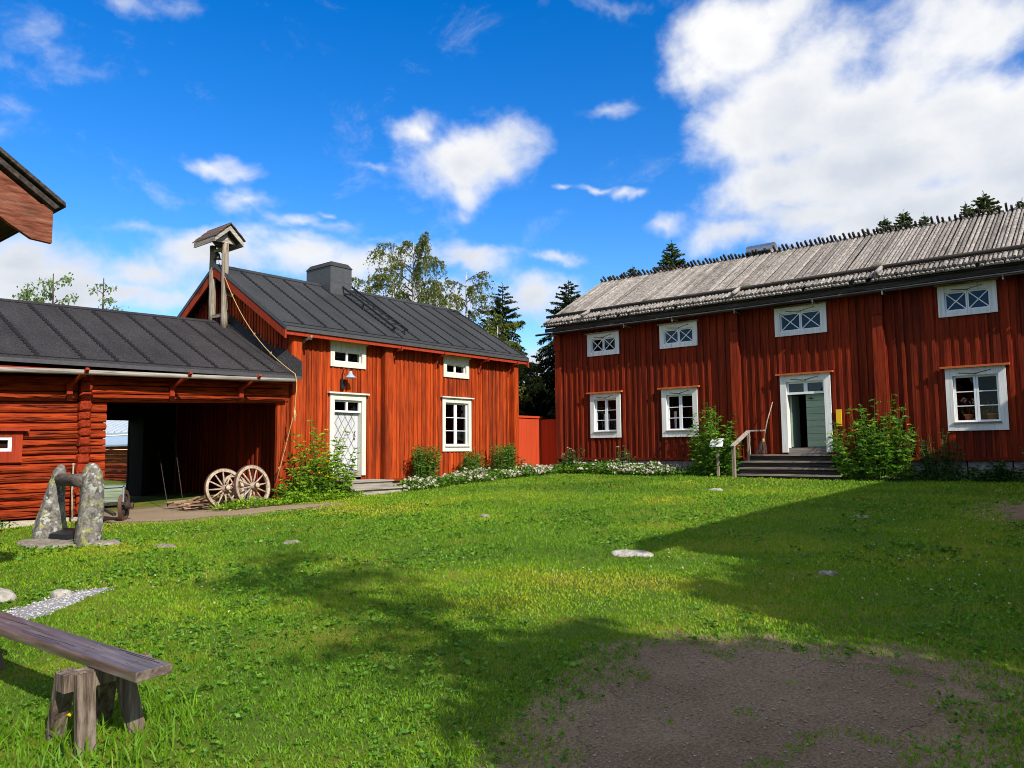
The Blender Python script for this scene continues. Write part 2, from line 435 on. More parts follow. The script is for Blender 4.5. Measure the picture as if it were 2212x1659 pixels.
def poly_sd(px, py, poly):
    """Signed distance to a polygon, positive inside."""
    d = np.full(px.shape, 1e9); ins = np.zeros(px.shape, bool)
    n = len(poly)
    for i in range(n):
        x0, y0 = poly[i]; x1, y1 = poly[(i + 1) % n]
        ex, ey = x1 - x0, y1 - y0; t = np.clip(((px - x0) * ex + (py - y0) * ey) / (ex * ex + ey * ey), 0, 1)
        d = np.minimum(d, np.hypot(px - x0 - t * ex, py - y0 - t * ey))
        c = ((y0 > py) != (y1 > py)) & (px < (x1 - x0) * (py - y0) / (y1 - y0 + 1e-12) + x0); ins ^= c
    return np.where(ins, d, -d)

# ------------------------------------------------------------------ ground, paths
DIRT = [(1.7, 1.7), (2.6, 2.05), (3.2, 2.3), (3.7, 2.5), (4.3, 2.65), (4.7, 2.8), (5.05, 2.55), (5.25, 2.2), (5.2, 1.9), (5.5, 1.3), (5.35, 1.0), (4.9, 1.0), (4.35, 1.0), (3.9, .85), (3.5, .4), (2.6, -.6), (.4, -1.2), (.3, .3)]
SAND = [(6.3, 14.9), (6.9, 14.2), (8.2, 13.65), (9.6, 13.35), (10.2, 13.6), (9.6, 14.3), (9.0, 14.9), (8.8, 15.4), (10.3, 15.9), (10.5, 17.2), (6.3, 17.2), (6.2, 15.6)]
GRAV = [(.2, 7.15), (1.6, 7.45), (2.5, 7.7), (3.1, 8.15), (3.62, 8.6), (3.35, 8.75), (2.85, 8.5), (2.3, 8.25), (1.4, 8.0), (.2, 7.8)]
BARE = [(12.6, 1.2), (13.6, 1.75), (15.0, 1.9), (16.2, 1.6), (15.4, 1.1), (13.6, .9)]


def mask(x, y, poly, amp=.35, sc=2.2, seed=0):
    return poly_sd(x, y, poly) + (fbm(x * sc, y * sc, seed) - .5) * amp


def sheet(name, xs, ys, mat, lift=0., keep=None):
    X, Y = np.meshgrid(xs, ys); Z = gz(X, Y) + lift
    V = np.stack([X, Y, Z], -1).reshape(-1, 3); nx, ny = len(xs), len(ys)
    i, j = np.meshgrid(np.arange(nx - 1), np.arange(ny - 1)); a = (j * nx + i).ravel()
    q = np.stack([a, a + 1, a + 1 + nx, a + nx], -1)
    if keep is not None:
        c = V[q].mean(1); q = q[keep(c[:, 0], c[:, 1])]
        u, inv = np.unique(q, return_inverse=True); V = V[u]; q = inv.reshape(q.shape)
    o = raw_mesh(name, V, q.ravel(), np.arange(len(q)) * 4, mat)
    o.data.polygons.foreach_set('use_smooth', np.ones(len(q), bool))
    return struct(o)


def soil(name, stops, fine, bump=.6, green=None):
    m, t, bs = new_mat(name)
    ob = t.new('ShaderNodeTexCoord').outputs['Object']
    g = t.noise(ob, fine, 6, .75)
    g2 = t.noise(ob, 1.3, 4, .6)
    col = t.ramp(t.m('ADD', t.m('MULTIPLY', g, .75), t.m('MULTIPLY', g2, .25)), stops)
    vo = t.new('ShaderNodeTexVoronoi', {'Vector': ob, 'Scale': fine * .9})
    peb = t.m('MULTIPLY', t.step(vo.outputs['Distance'], .28, .12), t.step(t.noise(ob, fine * .35, 2), .5, .62))
    col = t.mix(t.m('MULTIPLY', peb, .5), col, green or (.42, .39, .36))
    t.put(bs.inputs['Base Color'], col); bs.inputs['Roughness'].default_value = .95; bs.inputs['Specular IOR Level'].default_value = .15
    t.put(bs.inputs['Normal'], t.new('ShaderNodeBump', {'Height': t.m('ADD', g, t.m('MULTIPLY', peb, .6)), 'Strength': bump, 'Distance': .02}))
    return m


M['ground'] = soil('turf_soil', [(.3, (.040, .06, .010)), (.55, (.085, .14, .014)), (.75, (.13, .18, .02))], 40, .6, (.07, .12, .02))
_m, _t, _b = M['ground'], NT(M['ground'].node_tree), M['ground'].node_tree.nodes['Principled BSDF']
_ob = _t.new('ShaderNodeTexCoord').outputs['Object']; _w = _t.new('ShaderNodeAttribute', attribute_name='worn').outputs['Fac']
_f = _t.step(_t.m('ADD', _w, _t.m('MULTIPLY_ADD', _t.noise(_ob, 5., 6, .7), 1.3, -.65)), .45, .72)
_e = _t.ramp(_t.m('ADD', _t.m('MULTIPLY', _t.noise(_ob, 60, 6, .75), .75), _t.m('MULTIPLY', _t.noise(_ob, 1.3, 4, .6), .25)), [(.34, (.085, .056, .032)), (.5, (.225, .160, .098)), (.66, (.37, .285, .19))])
_my = _t.mix(_t.step(_t.noise(_ob, .9, 4), .45, .65), _b.inputs['Base Color'].links[0].from_socket, (.17, .17, .02))
_t.put(_b.inputs['Base Color'], _t.mix(_f, _my, _e))
M['dirt'] = soil('gravelly_earth', [(.34, (.085, .056, .032)), (.5, (.225, .160, .098)), (.66, (.37, .285, .19))], 60, .8)
M['sandy'] = soil('sandy_earth', [(.3, (.15, .105, .065)), (.5, (.30, .22, .14)), (.72, (.42, .33, .22))], 40, .6)
M['gravel'] = soil('grey_gravel', [(.3, (.16, .15, .16)), (.5, (.34, .33, .34)), (.75, (.56, .55, .56))], 60, 1.)

xs = np.concatenate([np.array([-1500, -500, -150, -50, -20]), np.arange(-10, 30, .25), np.array([32, 36, 45, 60, 100, 200, 500, 1500.])])
ys = np.concatenate([np.array([-1500, -500, -150, -50, -20]), np.arange(-10, 34, .25), np.array([36, 40, 50, 70, 120, 250, 600, 1500.])])
gr = sheet('ground', xs, ys, M['ground'])
gv = np.empty(len(gr.data.vertices) * 3, np.float32); gr.data.vertices.foreach_get('co', gv); gv = gv.reshape(-1, 3)
wa = gr.data.attributes.new('worn', 'FLOAT', 'POINT')
wa.data.foreach_set('value', np.clip(np.maximum.reduce([1.4 + poly_sd(gv[:, 0], gv[:, 1], DIRT) / .5, 1. + poly_sd(gv[:, 0], gv[:, 1], BARE) / 1.1, 1. + poly_sd(gv[:, 0], gv[:, 1], SAND) / .8]), 0, 1).astype(np.float32))
sheet('dirt_path', np.arange(0, 6.4, .02), np.arange(-1.5, 3.6, .02), M['dirt'], .003, lambda x, y: mask(x, y, DIRT, .5, 2.6) > .02)
sheet('bare_patch', np.arange(12, 17, .05), np.arange(.4, 2.6, .05), M['dirt'], .006, lambda x, y: mask(x, y, BARE, .7, 2.) > .05)
sheet('sandy_yard', np.arange(6, 10.6, .05), np.arange(13, 21.4, .05), M['sandy'], .006, lambda x, y: mask(x, y, SAND, .35, 1.6) > .03)
sheet('gravel_path', np.arange(0, 4, .02), np.arange(7, 9.1, .02), M['gravel'], .006, lambda x, y: mask(x, y, GRAV, .2, 4.) > .01)
# loose pebbles
n = 5200; px_, py_ = RNG.uniform(.2, 3.8, n), RNG.uniform(7.1, 8.9, n); k = mask(px_, py_, GRAV, .2, 4.) > -.03; px_, py_ = px_[k], py_[k]
pb = MB()
OCT = [(0, 2, 4), (2, 1, 4), (1, 3, 4), (3, 0, 4), (2, 0, 5), (1, 2, 5), (3, 1, 5), (0, 3, 5)]
for x, y in zip(px_, py_):
    r = random.uniform(.006, .017); a = random.uniform(0, pi); c, s = cos(a), sin(a); z = gz(x, y) + .006; q = random.uniform(.5, .9)
    pb.add([(x + r * c, y + r * s, z + r * .3), (x - r * c, y - r * s, z + r * .25), (x - r * q * s, y + r * q * c, z + r * .3), (x + r * q * s, y - r * q * c, z + r * .35), (x, y, z + r * .8), (x, y, z - r * .5)], OCT)
M['pebble'] = plain('pebble', (.30, .29, .29), (.62, .61, .61), 9, .9, .3)
tag(pb.build('gravel_pebbles', M['pebble']), 'loose pale grey gravel strewn along the path by the bench', 'gravel', kind='stuff')
n = 12000; px_, py_ = RNG.uniform(.4, 6.2, n), RNG.uniform(-1, 3.3, n); k = mask(px_, py_, DIRT, .5, 2.6) > .02
pb = MB()
for x, y in zip(px_[k], py_[k]):
    r = random.uniform(.003, .011) * random.uniform(.6, 1.2); a = random.uniform(0, pi); c, s = cos(a), sin(a); z = gz(x, y) + .006; q = random.uniform(.5, .9)
    pb.add([(x + r * c, y + r * s, z + r * .3), (x - r * c, y - r * s, z + r * .25), (x - r * q * s, y + r * q * c, z + r * .3), (x + r * q * s, y - r * q * c, z + r * .35), (x, y, z + r * .8), (x, y, z - r * .5)], OCT)
M['grit'] = plain('grit', (.14, .10, .07), (.40, .34, .27), 9, .9, .3)
tag(pb.build('path_grit', M['grit']), 'small stones scattered over the bare earth path', 'grit', kind='stuff')


# ------------------------------------------------------------------ walls with boards
def cut(z0, z1, u0, u1, holes):
    """Vertical spans left of a board u0-u1 once the openings are taken out."""
    sp = [(z0, z1)]
    for (a, b, c, d) in holes:
        if u1 > a + .001 and u0 < b - .001:
            sp2 = []
            for (p, q) in sp:
                if c > p: sp2.append((p, min(q, c)))
                if d < q: sp2.append((max(p, d), q))
            sp = [(p, q) for p, q in sp2 if q - p > .01]
    return sp


def batten_wall(fr, u0, u1, z0, ztop, holes, pitch=(.15, .21), bw=(.04, .065), bd=.025, thick=.03, ragged=0.):
    """Upright boards edge to edge with narrower cover boards over the joints."""
    mb = MB(); edges = sorted(set([u0, u1] + [h[0] for h in holes] + [h[1] for h in holes]))
    zt = ztop if callable(ztop) else (lambda u: ztop)
    cuts = [u0]
    for a, b in zip(edges[:-1], edges[1:]):
        x = a
        while x < b - .001:
            w = random.uniform(*pitch)
            if b - x - w < pitch[0] * .6: w = b - x
            w = min(w, b - x); zz = z0 + (random.uniform(-ragged, ragged) if ragged else 0)
            for p, q in cut(zz, min(zt(x), zt(x + w)) if callable(ztop) else ztop, x, x + w, holes):
                mb.fbox(fr, x + .0015, x + w - .0015, -thick, random.uniform(-.003, .003), p, q)
            x += w; cuts.append(x)
    for c in cuts[1:-1]:
        w = random.uniform(*bw) / 2
        zz = z0 + (random.uniform(-ragged, ragged) if ragged else 0) - .004
        for p, q in cut(zz, min(zt(c - w), zt(c + w)) - .004, c - w, c + w, holes):
            mb.fbox(fr, c - w + random.uniform(-.006, .006), c + w + random.uniform(-.006, .006), .004, bd + random.uniform(-.004, .004), p + random.uniform(0, .004), q)
    return mb


def casing(fr, name, parent, u0, u1, z0, z1, wd, mat, head=None, d0=.028, d1=.06, capw=.06, capmat=None, capd=.13, caph=.03, foot=True, lozenge=False, foot_h=None):
    """Window or door: architrave of boards round the opening; returns the frame object and the opening inside it."""
    hd = head or wd; ft = (foot_h or wd) if foot else 0
    mb = MB()
    mb.fbox(fr, u0, u0 + wd, d0, d1, z0, z1); mb.fbox(fr, u1 - wd, u1, d0, d1, z0, z1)
    mb.fbox(fr, u0 + wd + .001, u1 - wd - .001, d0, d1 - .004, z1 - hd, z1)
    if foot: mb.fbox(fr, u0 + wd + .001, u1 - wd - .001, d0, d1 - .004, z0, z0 + ft)
    # lining of the reveal
    a, b, c, d = u0 + wd, u1 - wd, z0 + ft, z1 - hd
    mb.fbox(fr, a - .03, a - .001, -.16, d0 - .001, c, d); mb.fbox(fr, b + .001, b + .03, -.16, d0 - .001, c, d)
    mb.fbox(fr, a - .03, b + .03, -.16, d0 - .001, d + .001, d + .03)
    if foot: mb.fbox(fr, a - .03, b + .03, -.16, d0 - .001, c - .03, c - .001)
    win = mb.build(name, mat, parent)
    if capw is not None:
        cb = MB(); cb.hexa([fr.pt(u0 - capw, d0, z1 + .001), fr.pt(u1 + capw, d0, z1 + .001), fr.pt(u1 + capw, capd, z1 + .001 - .012), fr.pt(u0 - capw, capd, z1 - .011),
                            fr.pt(u0 - capw, d0, z1 + caph + .012), fr.pt(u1 + capw, d0, z1 + caph + .012), fr.pt(u1 + capw, capd, z1 + caph), fr.pt(u0 - capw, capd, z1 + caph)])
        cb.build('drip_cap', capmat or mat, win)
    if lozenge:
        lb = MB(); zc = z1 - hd * .52; uc = (u0 + u1) / 2; hw = (u1 - u0) * .27; hh = hd * .3
        lb.prism([fr.pt(uc - hw, d1 - .004, zc), fr.pt(uc, d1 - .004, zc + hh), fr.pt(uc + hw, d1 - .004, zc), fr.pt(uc, d1 - .004, zc - hh)], fr.N * .012)
        lb.build('lozenge_moulding', mat, win)
        l2 = MB()
        l2.bar(fr.pt(uc - hw * 1.02, d1 + .004, zc - hh * .45), fr.pt(uc + hw * .12, d1 + .004, zc - hh * 1.25), .012, .012, fr.N, mi=0)
        l2.bar(fr.pt(uc - hw * .12, d1 + .008, zc - hh * 1.25), fr.pt(uc + hw * 1.02, d1 + .008, zc + hh * .35), .012, .012, fr.N, mi=0)
        l2.build('moulding_shadow_strip', M['darkwood'], win)
    return win, (a, b, c, d)


def sashes(fr, win, op, ncas, nrow, cross=False, dd=-.03, fw_=.05, bar=.022, glass=None):
    a, b, c, d = op; mb = MB(); g = MB(); w = (b - a) / ncas
    for i in range(ncas):
        x0, x1 = a + i * w + .003, a + (i + 1) * w - .003
        mb.fbox(fr, x0, x0 + fw_, dd - .03, dd + .015, c, d); mb.fbox(fr, x1 - fw_, x1, dd - .03, dd + .015, c, d)
        mb.fbox(fr, x0 + fw_ + .001, x1 - fw_ - .001, dd - .03, dd + .012, d - fw_, d); mb.fbox(fr, x0 + fw_ + .001, x1 - fw_ - .001, dd - .03, dd + .012, c, c + fw_)
        p, q, r, s = x0 + fw_, x1 - fw_, c + fw_, d - fw_
        for k in range(1, nrow):
            zz = r + (s - r) * k / nrow; mb.fbox(fr, p + .001, q - .001, dd - .022, dd + .008, zz - bar / 2, zz + bar / 2)
        if cross:
            mb.bar(fr.pt(p, dd, r), fr.pt(q, dd, s), bar, .026, fr.N); mb.bar(fr.pt(p, dd + .002, s), fr.pt(q, dd + .002, r), bar, .026, fr.N)
        for k in range(nrow):
            z0, z1 = r + (s - r) * k / nrow, r + (s - r) * (k + 1) / nrow
            e = random.uniform(-.004, .004); f = random.uniform(-.004, .004)
            g.add([fr.pt(p, dd - .012 + e, z0), fr.pt(q, dd - .012 - e, z0), fr.pt(q, dd - .012 - e + f, z1), fr.pt(p, dd - .012 + e + f, z1)], [(0, 1, 2, 3)])
    mb.build('sash', M['sash'], win); g.build('pane', glass or M['glass'], win)


def felt_roof(p_eL, p_eR, p_rR, p_rL, thick, seam, mat):
    """A sloping slab with felt seams running from ridge to eave. Returns slab and seam builders."""
    e0, e1, r1, r0 = [np.array(p, float) for p in (p_eL, p_eR, p_rR, p_rL)]
    n = np.cross(e1 - e0, r0 - e0); n /= np.linalg.norm(n); n = n if n[2] > 0 else -n
    mb = MB(); ns = 24; vs, fs = [], []
    for q in range(ns + 1):
        a_, b_ = e0 + (e1 - e0) * q / ns, r0 + (r1 - r0) * q / ns; vs += [a_ - n * thick, b_ - n * thick, b_, a_]
    for q in range(ns): fs += [(q * 4 + j, q * 4 + (j + 1) % 4, q * 4 + 4 + (j + 1) % 4, q * 4 + 4 + j) for j in range(4)]
    fs += [(0, 1, 2, 3), (ns * 4 + 3, ns * 4 + 2, ns * 4 + 1, ns * 4)]; mb.add(vs, fs, .5)
    sb = MB(); L = np.linalg.norm(e1 - e0); k = int(L / seam); rr = random.Random(3)
    for i in range(1, k + 1):
        t = i * seam / L + rr.uniform(-.006, .006)
        if t > .99: continue
        a, b = e0 + (e1 - e0) * t, r0 + (r1 - r0) * t; d = b - a; m = 42
        for j in range(m):   # overlapping welded tongues along each seam
            s0, s1 = .05 + .88 * j / m, .05 + .88 * (j + .72) / m; o = (e1 - e0) / L * (.014 if j % 2 else -.014)
            sb.bar(a + d * s0 + n * .006 + o, a + d * s1 + n * .012 + o, .07, .02, n)
    for s in (.045, .945):
        sb.bar(e0 + (r0 - e0) * s + n * .003, e1 + (r1 - e1) * s + n * .003, .03, .014, n)
    return mb, sb, n


# ------------------------------------------------------------------ farmhouse with black roof
XL, XR, YF, YB, ZB = 10.67, 19.3, 16.0, 21.84, .80
FL = FR((0, YF, 0), (1, 0, 0), (0, -1, 0))
lh = thing('farmhouse', (XL, YF, .6), 'red board farmhouse with black felt roof and cream window frames, between shed and orange fence', 'house')
ridgeY, ridgeZ, eaveY, eaveZ = 18.92, 6.63, 15.6, 4.60
sl = (ridgeZ - eaveZ) / (ridgeY - eaveY)
DOOR = (11.90, 13.06, .97, 3.09); W1 = (15.93, 17.17, 1.57, 3.17); UW1 = (11.90, 13.05, 3.78, 4.40); UW2 = (15.98, 17.08, 3.78, 4.38)
hole = lambda w, m=.1, b=True: (w[0] + m, w[1] - m, w[2] + (m if b else -.2), w[3] - m)
wallL = batten_wall(FL, XL + .02, XR - .02, ZB + .05, 4.66, [hole(DOOR, .1, False), hole(W1), hole(UW1), hole(UW2)], (.13, .2), (.045, .085), .024)
wallL.fbox(FL, XL + .28, XR, .0, .045, ZB - .02, ZB + .05)
wallL.build('front_wall', M['red'], lh)
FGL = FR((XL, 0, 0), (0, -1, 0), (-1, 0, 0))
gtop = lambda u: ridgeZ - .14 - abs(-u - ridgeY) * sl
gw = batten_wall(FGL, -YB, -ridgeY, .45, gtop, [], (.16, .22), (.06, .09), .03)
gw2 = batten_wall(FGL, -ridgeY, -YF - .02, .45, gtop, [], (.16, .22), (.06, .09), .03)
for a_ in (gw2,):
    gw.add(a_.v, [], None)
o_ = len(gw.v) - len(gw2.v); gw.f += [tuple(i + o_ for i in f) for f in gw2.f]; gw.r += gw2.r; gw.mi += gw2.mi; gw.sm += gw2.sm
gw.build('gable_wall', M['redr'], lh)  # darker red puts the wagon bay's shade into this wall
gc = MB(); y = 16.35
shedz = lambda q: 3.385 + (q - 15.36) * .489
while y < 18.8:
    w = random.uniform(.09, .12); top_ = gtop(-(y + w)) if y < ridgeY else gtop(-y); z0_ = shedz(y + w) + .34
    if gtop(-y) - .02 > z0_: gc.fbox(FGL, -(y + w), -y, .032, .05, z0_ + random.uniform(-.02, .02), gtop(-y) - .02, mi=0)
    if gtop(-y) - .02 > z0_: gc.fbox(FGL, -(y + w + .035), -(y + w - .035), .051, .075, z0_ - random.uniform(.04, .14), gtop(-y) - .03)
    y += w + .03
gc.build('gable_cladding', M['red'], lh)
bk = MB(); bk.box(XL + .04, XR - .03, YB - .1, YB, .4, 4.6); bk.box(XR - .12, XR - .03, YF + .04, YB - .101, .4, 4.6)
bk.prism([(XR - .12, YF + .04, 4.601), (XR - .12, YB, 4.601), (XR - .12, ridgeY, 6.4)], (.09, 0, 0)); bk.build('rear_wall', M['red'], lh)
ib = MB(); ib.box(XL + .05, XR - .13, YF + .4, YB - .12, .5, .6); ib.box(XL + .05, XR - .13, YF + .17, YF + 3, 3.55, 3.6); ib.box(XL + .06, XR - .13, YF + 1.6, YF + 1.65, .61, 3.54); ib.build('interior', M['black'], lh)
fo = MB()
x = XL
while x < XR:
    w = random.uniform(.4, .8); fo.fbox(FL, x, min(x + w - .02, XR), -.25, -.02 + random.uniform(-.03, .01), .2, ZB - .03); x += w
fo.build('foundation', M['stonefound'], lh)
cp = [MB() for _ in range(3)]
for q, (a, b) in zip(cp, ((10.67, 10.95), (13.60, 13.88), (19.06, 19.30))):
    q.fbox(FL, a, b, .031, .19, ZB, 4.62); q.fbox(FL, a + .02, b - .02, .19, .21, ZB, 4.60)
    q.build('corner_post', M['red'], lh)
XLe, XRe = 10.32, 19.62
slab, seam, nL = felt_roof((XLe, eaveY, eaveZ + .02), (XRe, eaveY, eaveZ + .02), (XRe, ridgeY, ridgeZ), (XLe, ridgeY, ridgeZ), .09, .655, M['felt'])
slabB, seamB, _ = felt_roof((XRe, 2 * ridgeY - eaveY, eaveZ), (XLe, 2 * ridgeY - eaveY, eaveZ), (XLe, ridgeY + .002, ridgeZ - .003), (XRe, ridgeY + .002, ridgeZ - .003), .09, .655, M['felt'])
rf = slab.build('roof', M['felt'], lh); seam.build('roof_seams', M['feltseam'], rf)
slabB.build('rear_roof', M['felt'], lh)
rc = MB(); rc.hexa([(XLe, ridgeY - .16, ridgeZ - .092), (XRe, ridgeY - .16, ridgeZ - .092), (XRe, ridgeY, ridgeZ + .004), (XLe, ridgeY, ridgeZ + .004), (XLe, ridgeY - .16, ridgeZ - .08), (XRe, ridgeY - .16, ridgeZ - .08), (XRe, ridgeY, ridgeZ + .02), (XLe, ridgeY, ridgeZ + .02)], .5); rc.build('ridge_felt', M['felt'], rf)
for xg in (XLe, XRe - .05):   # bargeboards of both gables
    bb = MB()
    for sgn in (-1, 1):
        ye = ridgeY + sgn * (ridgeY - eaveY); o = .10
        bb.prism([(xg, ye, eaveZ - .1), (xg, ridgeY + sgn * .001, ridgeZ - .1), (xg, ridgeY + sgn * .001, ridgeZ - .34), (xg, ye, eaveZ - .30)], (.045, 0, 0))
    bb.build('bargeboard', M['redb'], lh)
ed = MB()
for sgn in (-1, 1):
    ye = ridgeY + sgn * (ridgeY - eaveY + .02); ed.prism([(XLe - .012, ye, eaveZ + .03), (XLe - .012, ridgeY, ridgeZ + .025), (XLe - .012, ridgeY, ridgeZ - .085), (XLe - .012, ye, eaveZ - .075)], (.008, 0, 0))
ed.build('roof_edge_flashing', M['metaldark'], rf)
fa = MB(); fa.box(XLe + .05, XRe - .06, eaveY + .03, eaveY + .06, eaveZ - .2, eaveZ - .085); fa.box(XLe + .05, XRe - .06, eaveY + .061, YF - .03, eaveZ - .13, eaveZ - .10); fa.build('fascia_board', M['redb'], lh)
dr = MB(); dr.box(XLe + .02, XRe - .02, eaveY - .015, eaveY + .01, eaveZ - .1, eaveZ - .005); dr.build('eave_drip_edge', M['metaldark'], rf)
for xb in (11.02, 13.98, 15.66, 17.55, 18.98):
    b = MB(); pts = [(xb, YF - .03, 4.02), (xb, YF - .05, 4.12), (xb, YF - .10, 4.2), (xb, YF - .12, 4.29), (xb, YF - .2, 4.34), (xb, YF - .38, 4.37), (xb, YF - .44, 4.36), (xb, YF - .45, 4.43)]
    if xb < 11.2: pts = pts[3:]
    for p, q in zip(pts[:-1], pts[1:]): b.bar(p, np.array(q) + (np.array(q) - np.array(p)) * .12, .05, .05, (1, 0, 0))
    b.fbox(FL, xb - .035, xb + .035, .026, .05, 4.0 if xb > 11.2 else 4.24, 4.4)
    b.build('gutter_bracket', M['redb'] if xb > 11.2 else M['weatherx'], lh)
# openings
win, op = casing(FL, 'window', lh, *W1, .125, M['white'], head=.15, capw=.06, capmat=M['white'], caph=.025, foot_h=.17)
sashes(FL, win, (op[0], op[1], op[2], op[3]), 2, 3, glass=M['glassb'])
sb = MB(); sb.fbox(FL, op[0] - .03, op[1] + .03, .0, .10, op[2] - .03, op[2] - .002); sb.build('sill', M['white'], win)
for u in (UW1, UW2):
    win, op = casing(FL, 'window', lh, *u, .13, M['white'], head=.2, capw=.04, capmat=M['white'], caph=.05, capd=.10, foot_h=.14)
    sashes(FL, win, op, 2, 1, fw_=.028, glass=M['glassb'])
dfr, op = casing(FL, 'door', lh, *DOOR, .135, M['white'], head=.16, capw=.07, capmat=M['white'], caph=.03, foot=False)
a, b, c, d = op; c = 1.0
t_ = MB(); t_.fbox(FL, a, b, -.06, -.01, d - .32, d - .27); t_.fbox(FL, a, b, -.06, -.01, d - .05, d)
t_.fbox(FL, a, a + .06, -.06, -.01, d - .269, d - .051); t_.fbox(FL, b - .06, b, -.06, -.01, d - .269, d - .051); t_.fbox(FL, (a + b) / 2 - .03, (a + b) / 2 + .03, -.06, -.01, d - .269, d - .051)
t_.build('transom_frame', M['sash'], dfr)
g = MB(); g.add([FL.pt(a, -.04, d - .27), FL.pt(b, -.04, d - .27), FL.pt(b, -.04, d - .05), FL.pt(a, -.04, d - .05)], [(0, 1, 2, 3)]); g.build('transom_pane', M['glassb'], dfr)
dl = MB(); dl.fbox(FL, a + .01, b - .01, -.16, -.11, c + .1, d - .325); leaf = dl.build('door_leaf', M['greydoor'], dfr)
la = MB(); z0, z1, x0, x1 = c + .12, d - .34, a + .03, b - .10; N_ = 7; P_ = .215
for s_ in (1, -1):
    k = -12
    while k < 14:
        # line x = x0 + k*P + s*(z-z0)*.62
        pts = []
        q0, q1 = z0, z1
        f = lambda z: x0 + k * P_ + s_ * (z - z0) * .62
        if s_ > 0: zl, zh = z0 + max(0, (x0 - x0 - k * P_) / .62), z0 + (x1 - x0 - k * P_) / .62
        else: zl, zh = z0 + max(0, (k * P_ + x0 - x1) / .62), z0 + (k * P_) / .62
        zl, zh = max(zl, z0), min(zh, z1)
        if zh - zl > .03: la.bar(FL.pt(f(zl), -.108 + .002 * s_, zl), FL.pt(f(zh), -.108 + .002 * s_, zh), .016, .012, FL.N)
        k += 1
la.build('lattice_moulding', M['weather'], leaf)
hd = MB(); hx = b - .13; hd.tube([FL.pt(hx, -.11, 2.1), FL.pt(hx, -.05, 2.12), FL.pt(hx - .05, -.03, 2.07), FL.pt(hx - .02, -.03, 1.98)], .01, 6); hd.lathe(FL.pt(hx, -.10, 1.93), [(.025, -.02), (.025, .02)], 8); hd.build('door_handle', M['rust'], leaf)
th = MB(); th.fbox(FL, a - .02, b + .02, -.15, .03, .93, 1.08); th.build('threshold', M['weatherx'], dfr)
# chimney on the ridge
ch = MB(); cx0, cx1, cy0, cy1 = 13.66, 14.44, 18.35, 19.55
ch.box(cx0, cx1, cy0, cy1, 5.9, 7.12); ch.box(cx0 - .005, cx1 + .005, cy0 - .005, cy0 + .001, 6.66, 6.68)
chim = ch.build('chimney', M['metaldark'], lh)
cc = MB(); o = .025; cc.hexa([(cx0 - o, cy0 - o, 7.121), (cx1 + o, cy0 - o, 7.121), (cx1 + o, cy1 + o, 7.121), (cx0 - o, cy1 + o, 7.121), (cx0 + .08, cy0 + .08, 7.27), (cx1 - .08, cy0 + .08, 7.27), (cx1 - .08, cy1 - .08, 7.27), (cx0 + .08, cy1 - .08, 7.27)])
cc.build('chimney_cap', M['felt'], chim)

# roof ladder, lies on the roof
ld = thing('roof_ladder', (14.3, 17, 5.5), 'black iron ladder lying up the black felt roof from eave to chimney', 'ladder')
rz = lambda y: eaveZ + (y - eaveY) * sl
for x in (14.10, 14.54):
    r_ = MB(); r_.bar((x, 15.95, rz(15.95) + .2), (x + .02, 19.0, rz(19.0) + .26), .04, .055, nL); r_.build('rail', M['iron'], ld)
for i in range(10):
    y = 16.2 + i * .29; r_ = MB(); r_.bar((14.13, y, rz(y) + .215), (14.52, y, rz(y) + .215), .03, .03); r_.build('rung', M['iron'], ld)
for y in (16.05, 17.4, 18.7):
    for x in (14.12, 14.52):
        r_ = MB(); r_.bar((x, y, rz(y) + .2), (x - .02, y - .03, rz(y) + .0), .03, .025, (0, 1, 0)); r_.bar((x, y + .02, rz(y) + .13), (x, y + .14, rz(y + .14) + .01), .02, .015, (1, 0, 0)); r_.build('foot_bracket', M['iron'], ld)

# wall lamp above the door
lp = thing('wall_lamp', (12.28, YF - .03, 3.3), 'grey enamel wall lamp on a curved black arm above the pale lattice door', 'lamp')
b = MB(); b.box(12.22, 12.34, YF - .10, YF - .03, 3.22, 3.46); b.build('wall_box', M['blackbox'], lp)
b = MB(); b.tube([(12.28, YF - .06, 3.46), (12.28, YF - .06, 3.62), (12.285, YF - .1, 3.71), (12.30, YF - .17, 3.75), (12.33, YF - .24, 3.72), (12.35, YF - .27, 3.66)], .011, 8); b.build('arm', M['iron'], lp)
b = MB(); b.lathe((12.36, YF - .28, 3.5), [(.03, .16), (.045, .15), (.05, .1), (.085, .055), (.145, .0), (.15, -.012), (.14, -.01), (.08, .045), (.04, .09)], 20); sh = b.build('lamp_shade', M['lamp'], lp)
b = MB(); b.lathe((12.36, YF - .28, 3.47), [(.005, -.03), (.04, -.02), (.055, .015), (.045, .05), (.02, .08)], 14); b.build('bulb', M['bulb'], lp)

# ------------------------------------------------------------------ log shed
YS = 15.9
FS = FR((0, YS, 0), (1, 0, 0), (0, -1, 0))
sh = thing('log_shed', (8, YS, .3), 'low red log shed with black felt roof, open wagon bay and pale gutter pole', 'shed')


def warp(v):
    v = v.copy(); v[:, 2] += .034 * (v[:, 0] - 6.4) * np.clip((v[:, 2] - .36) / 2.25, 0, 1.4); return v


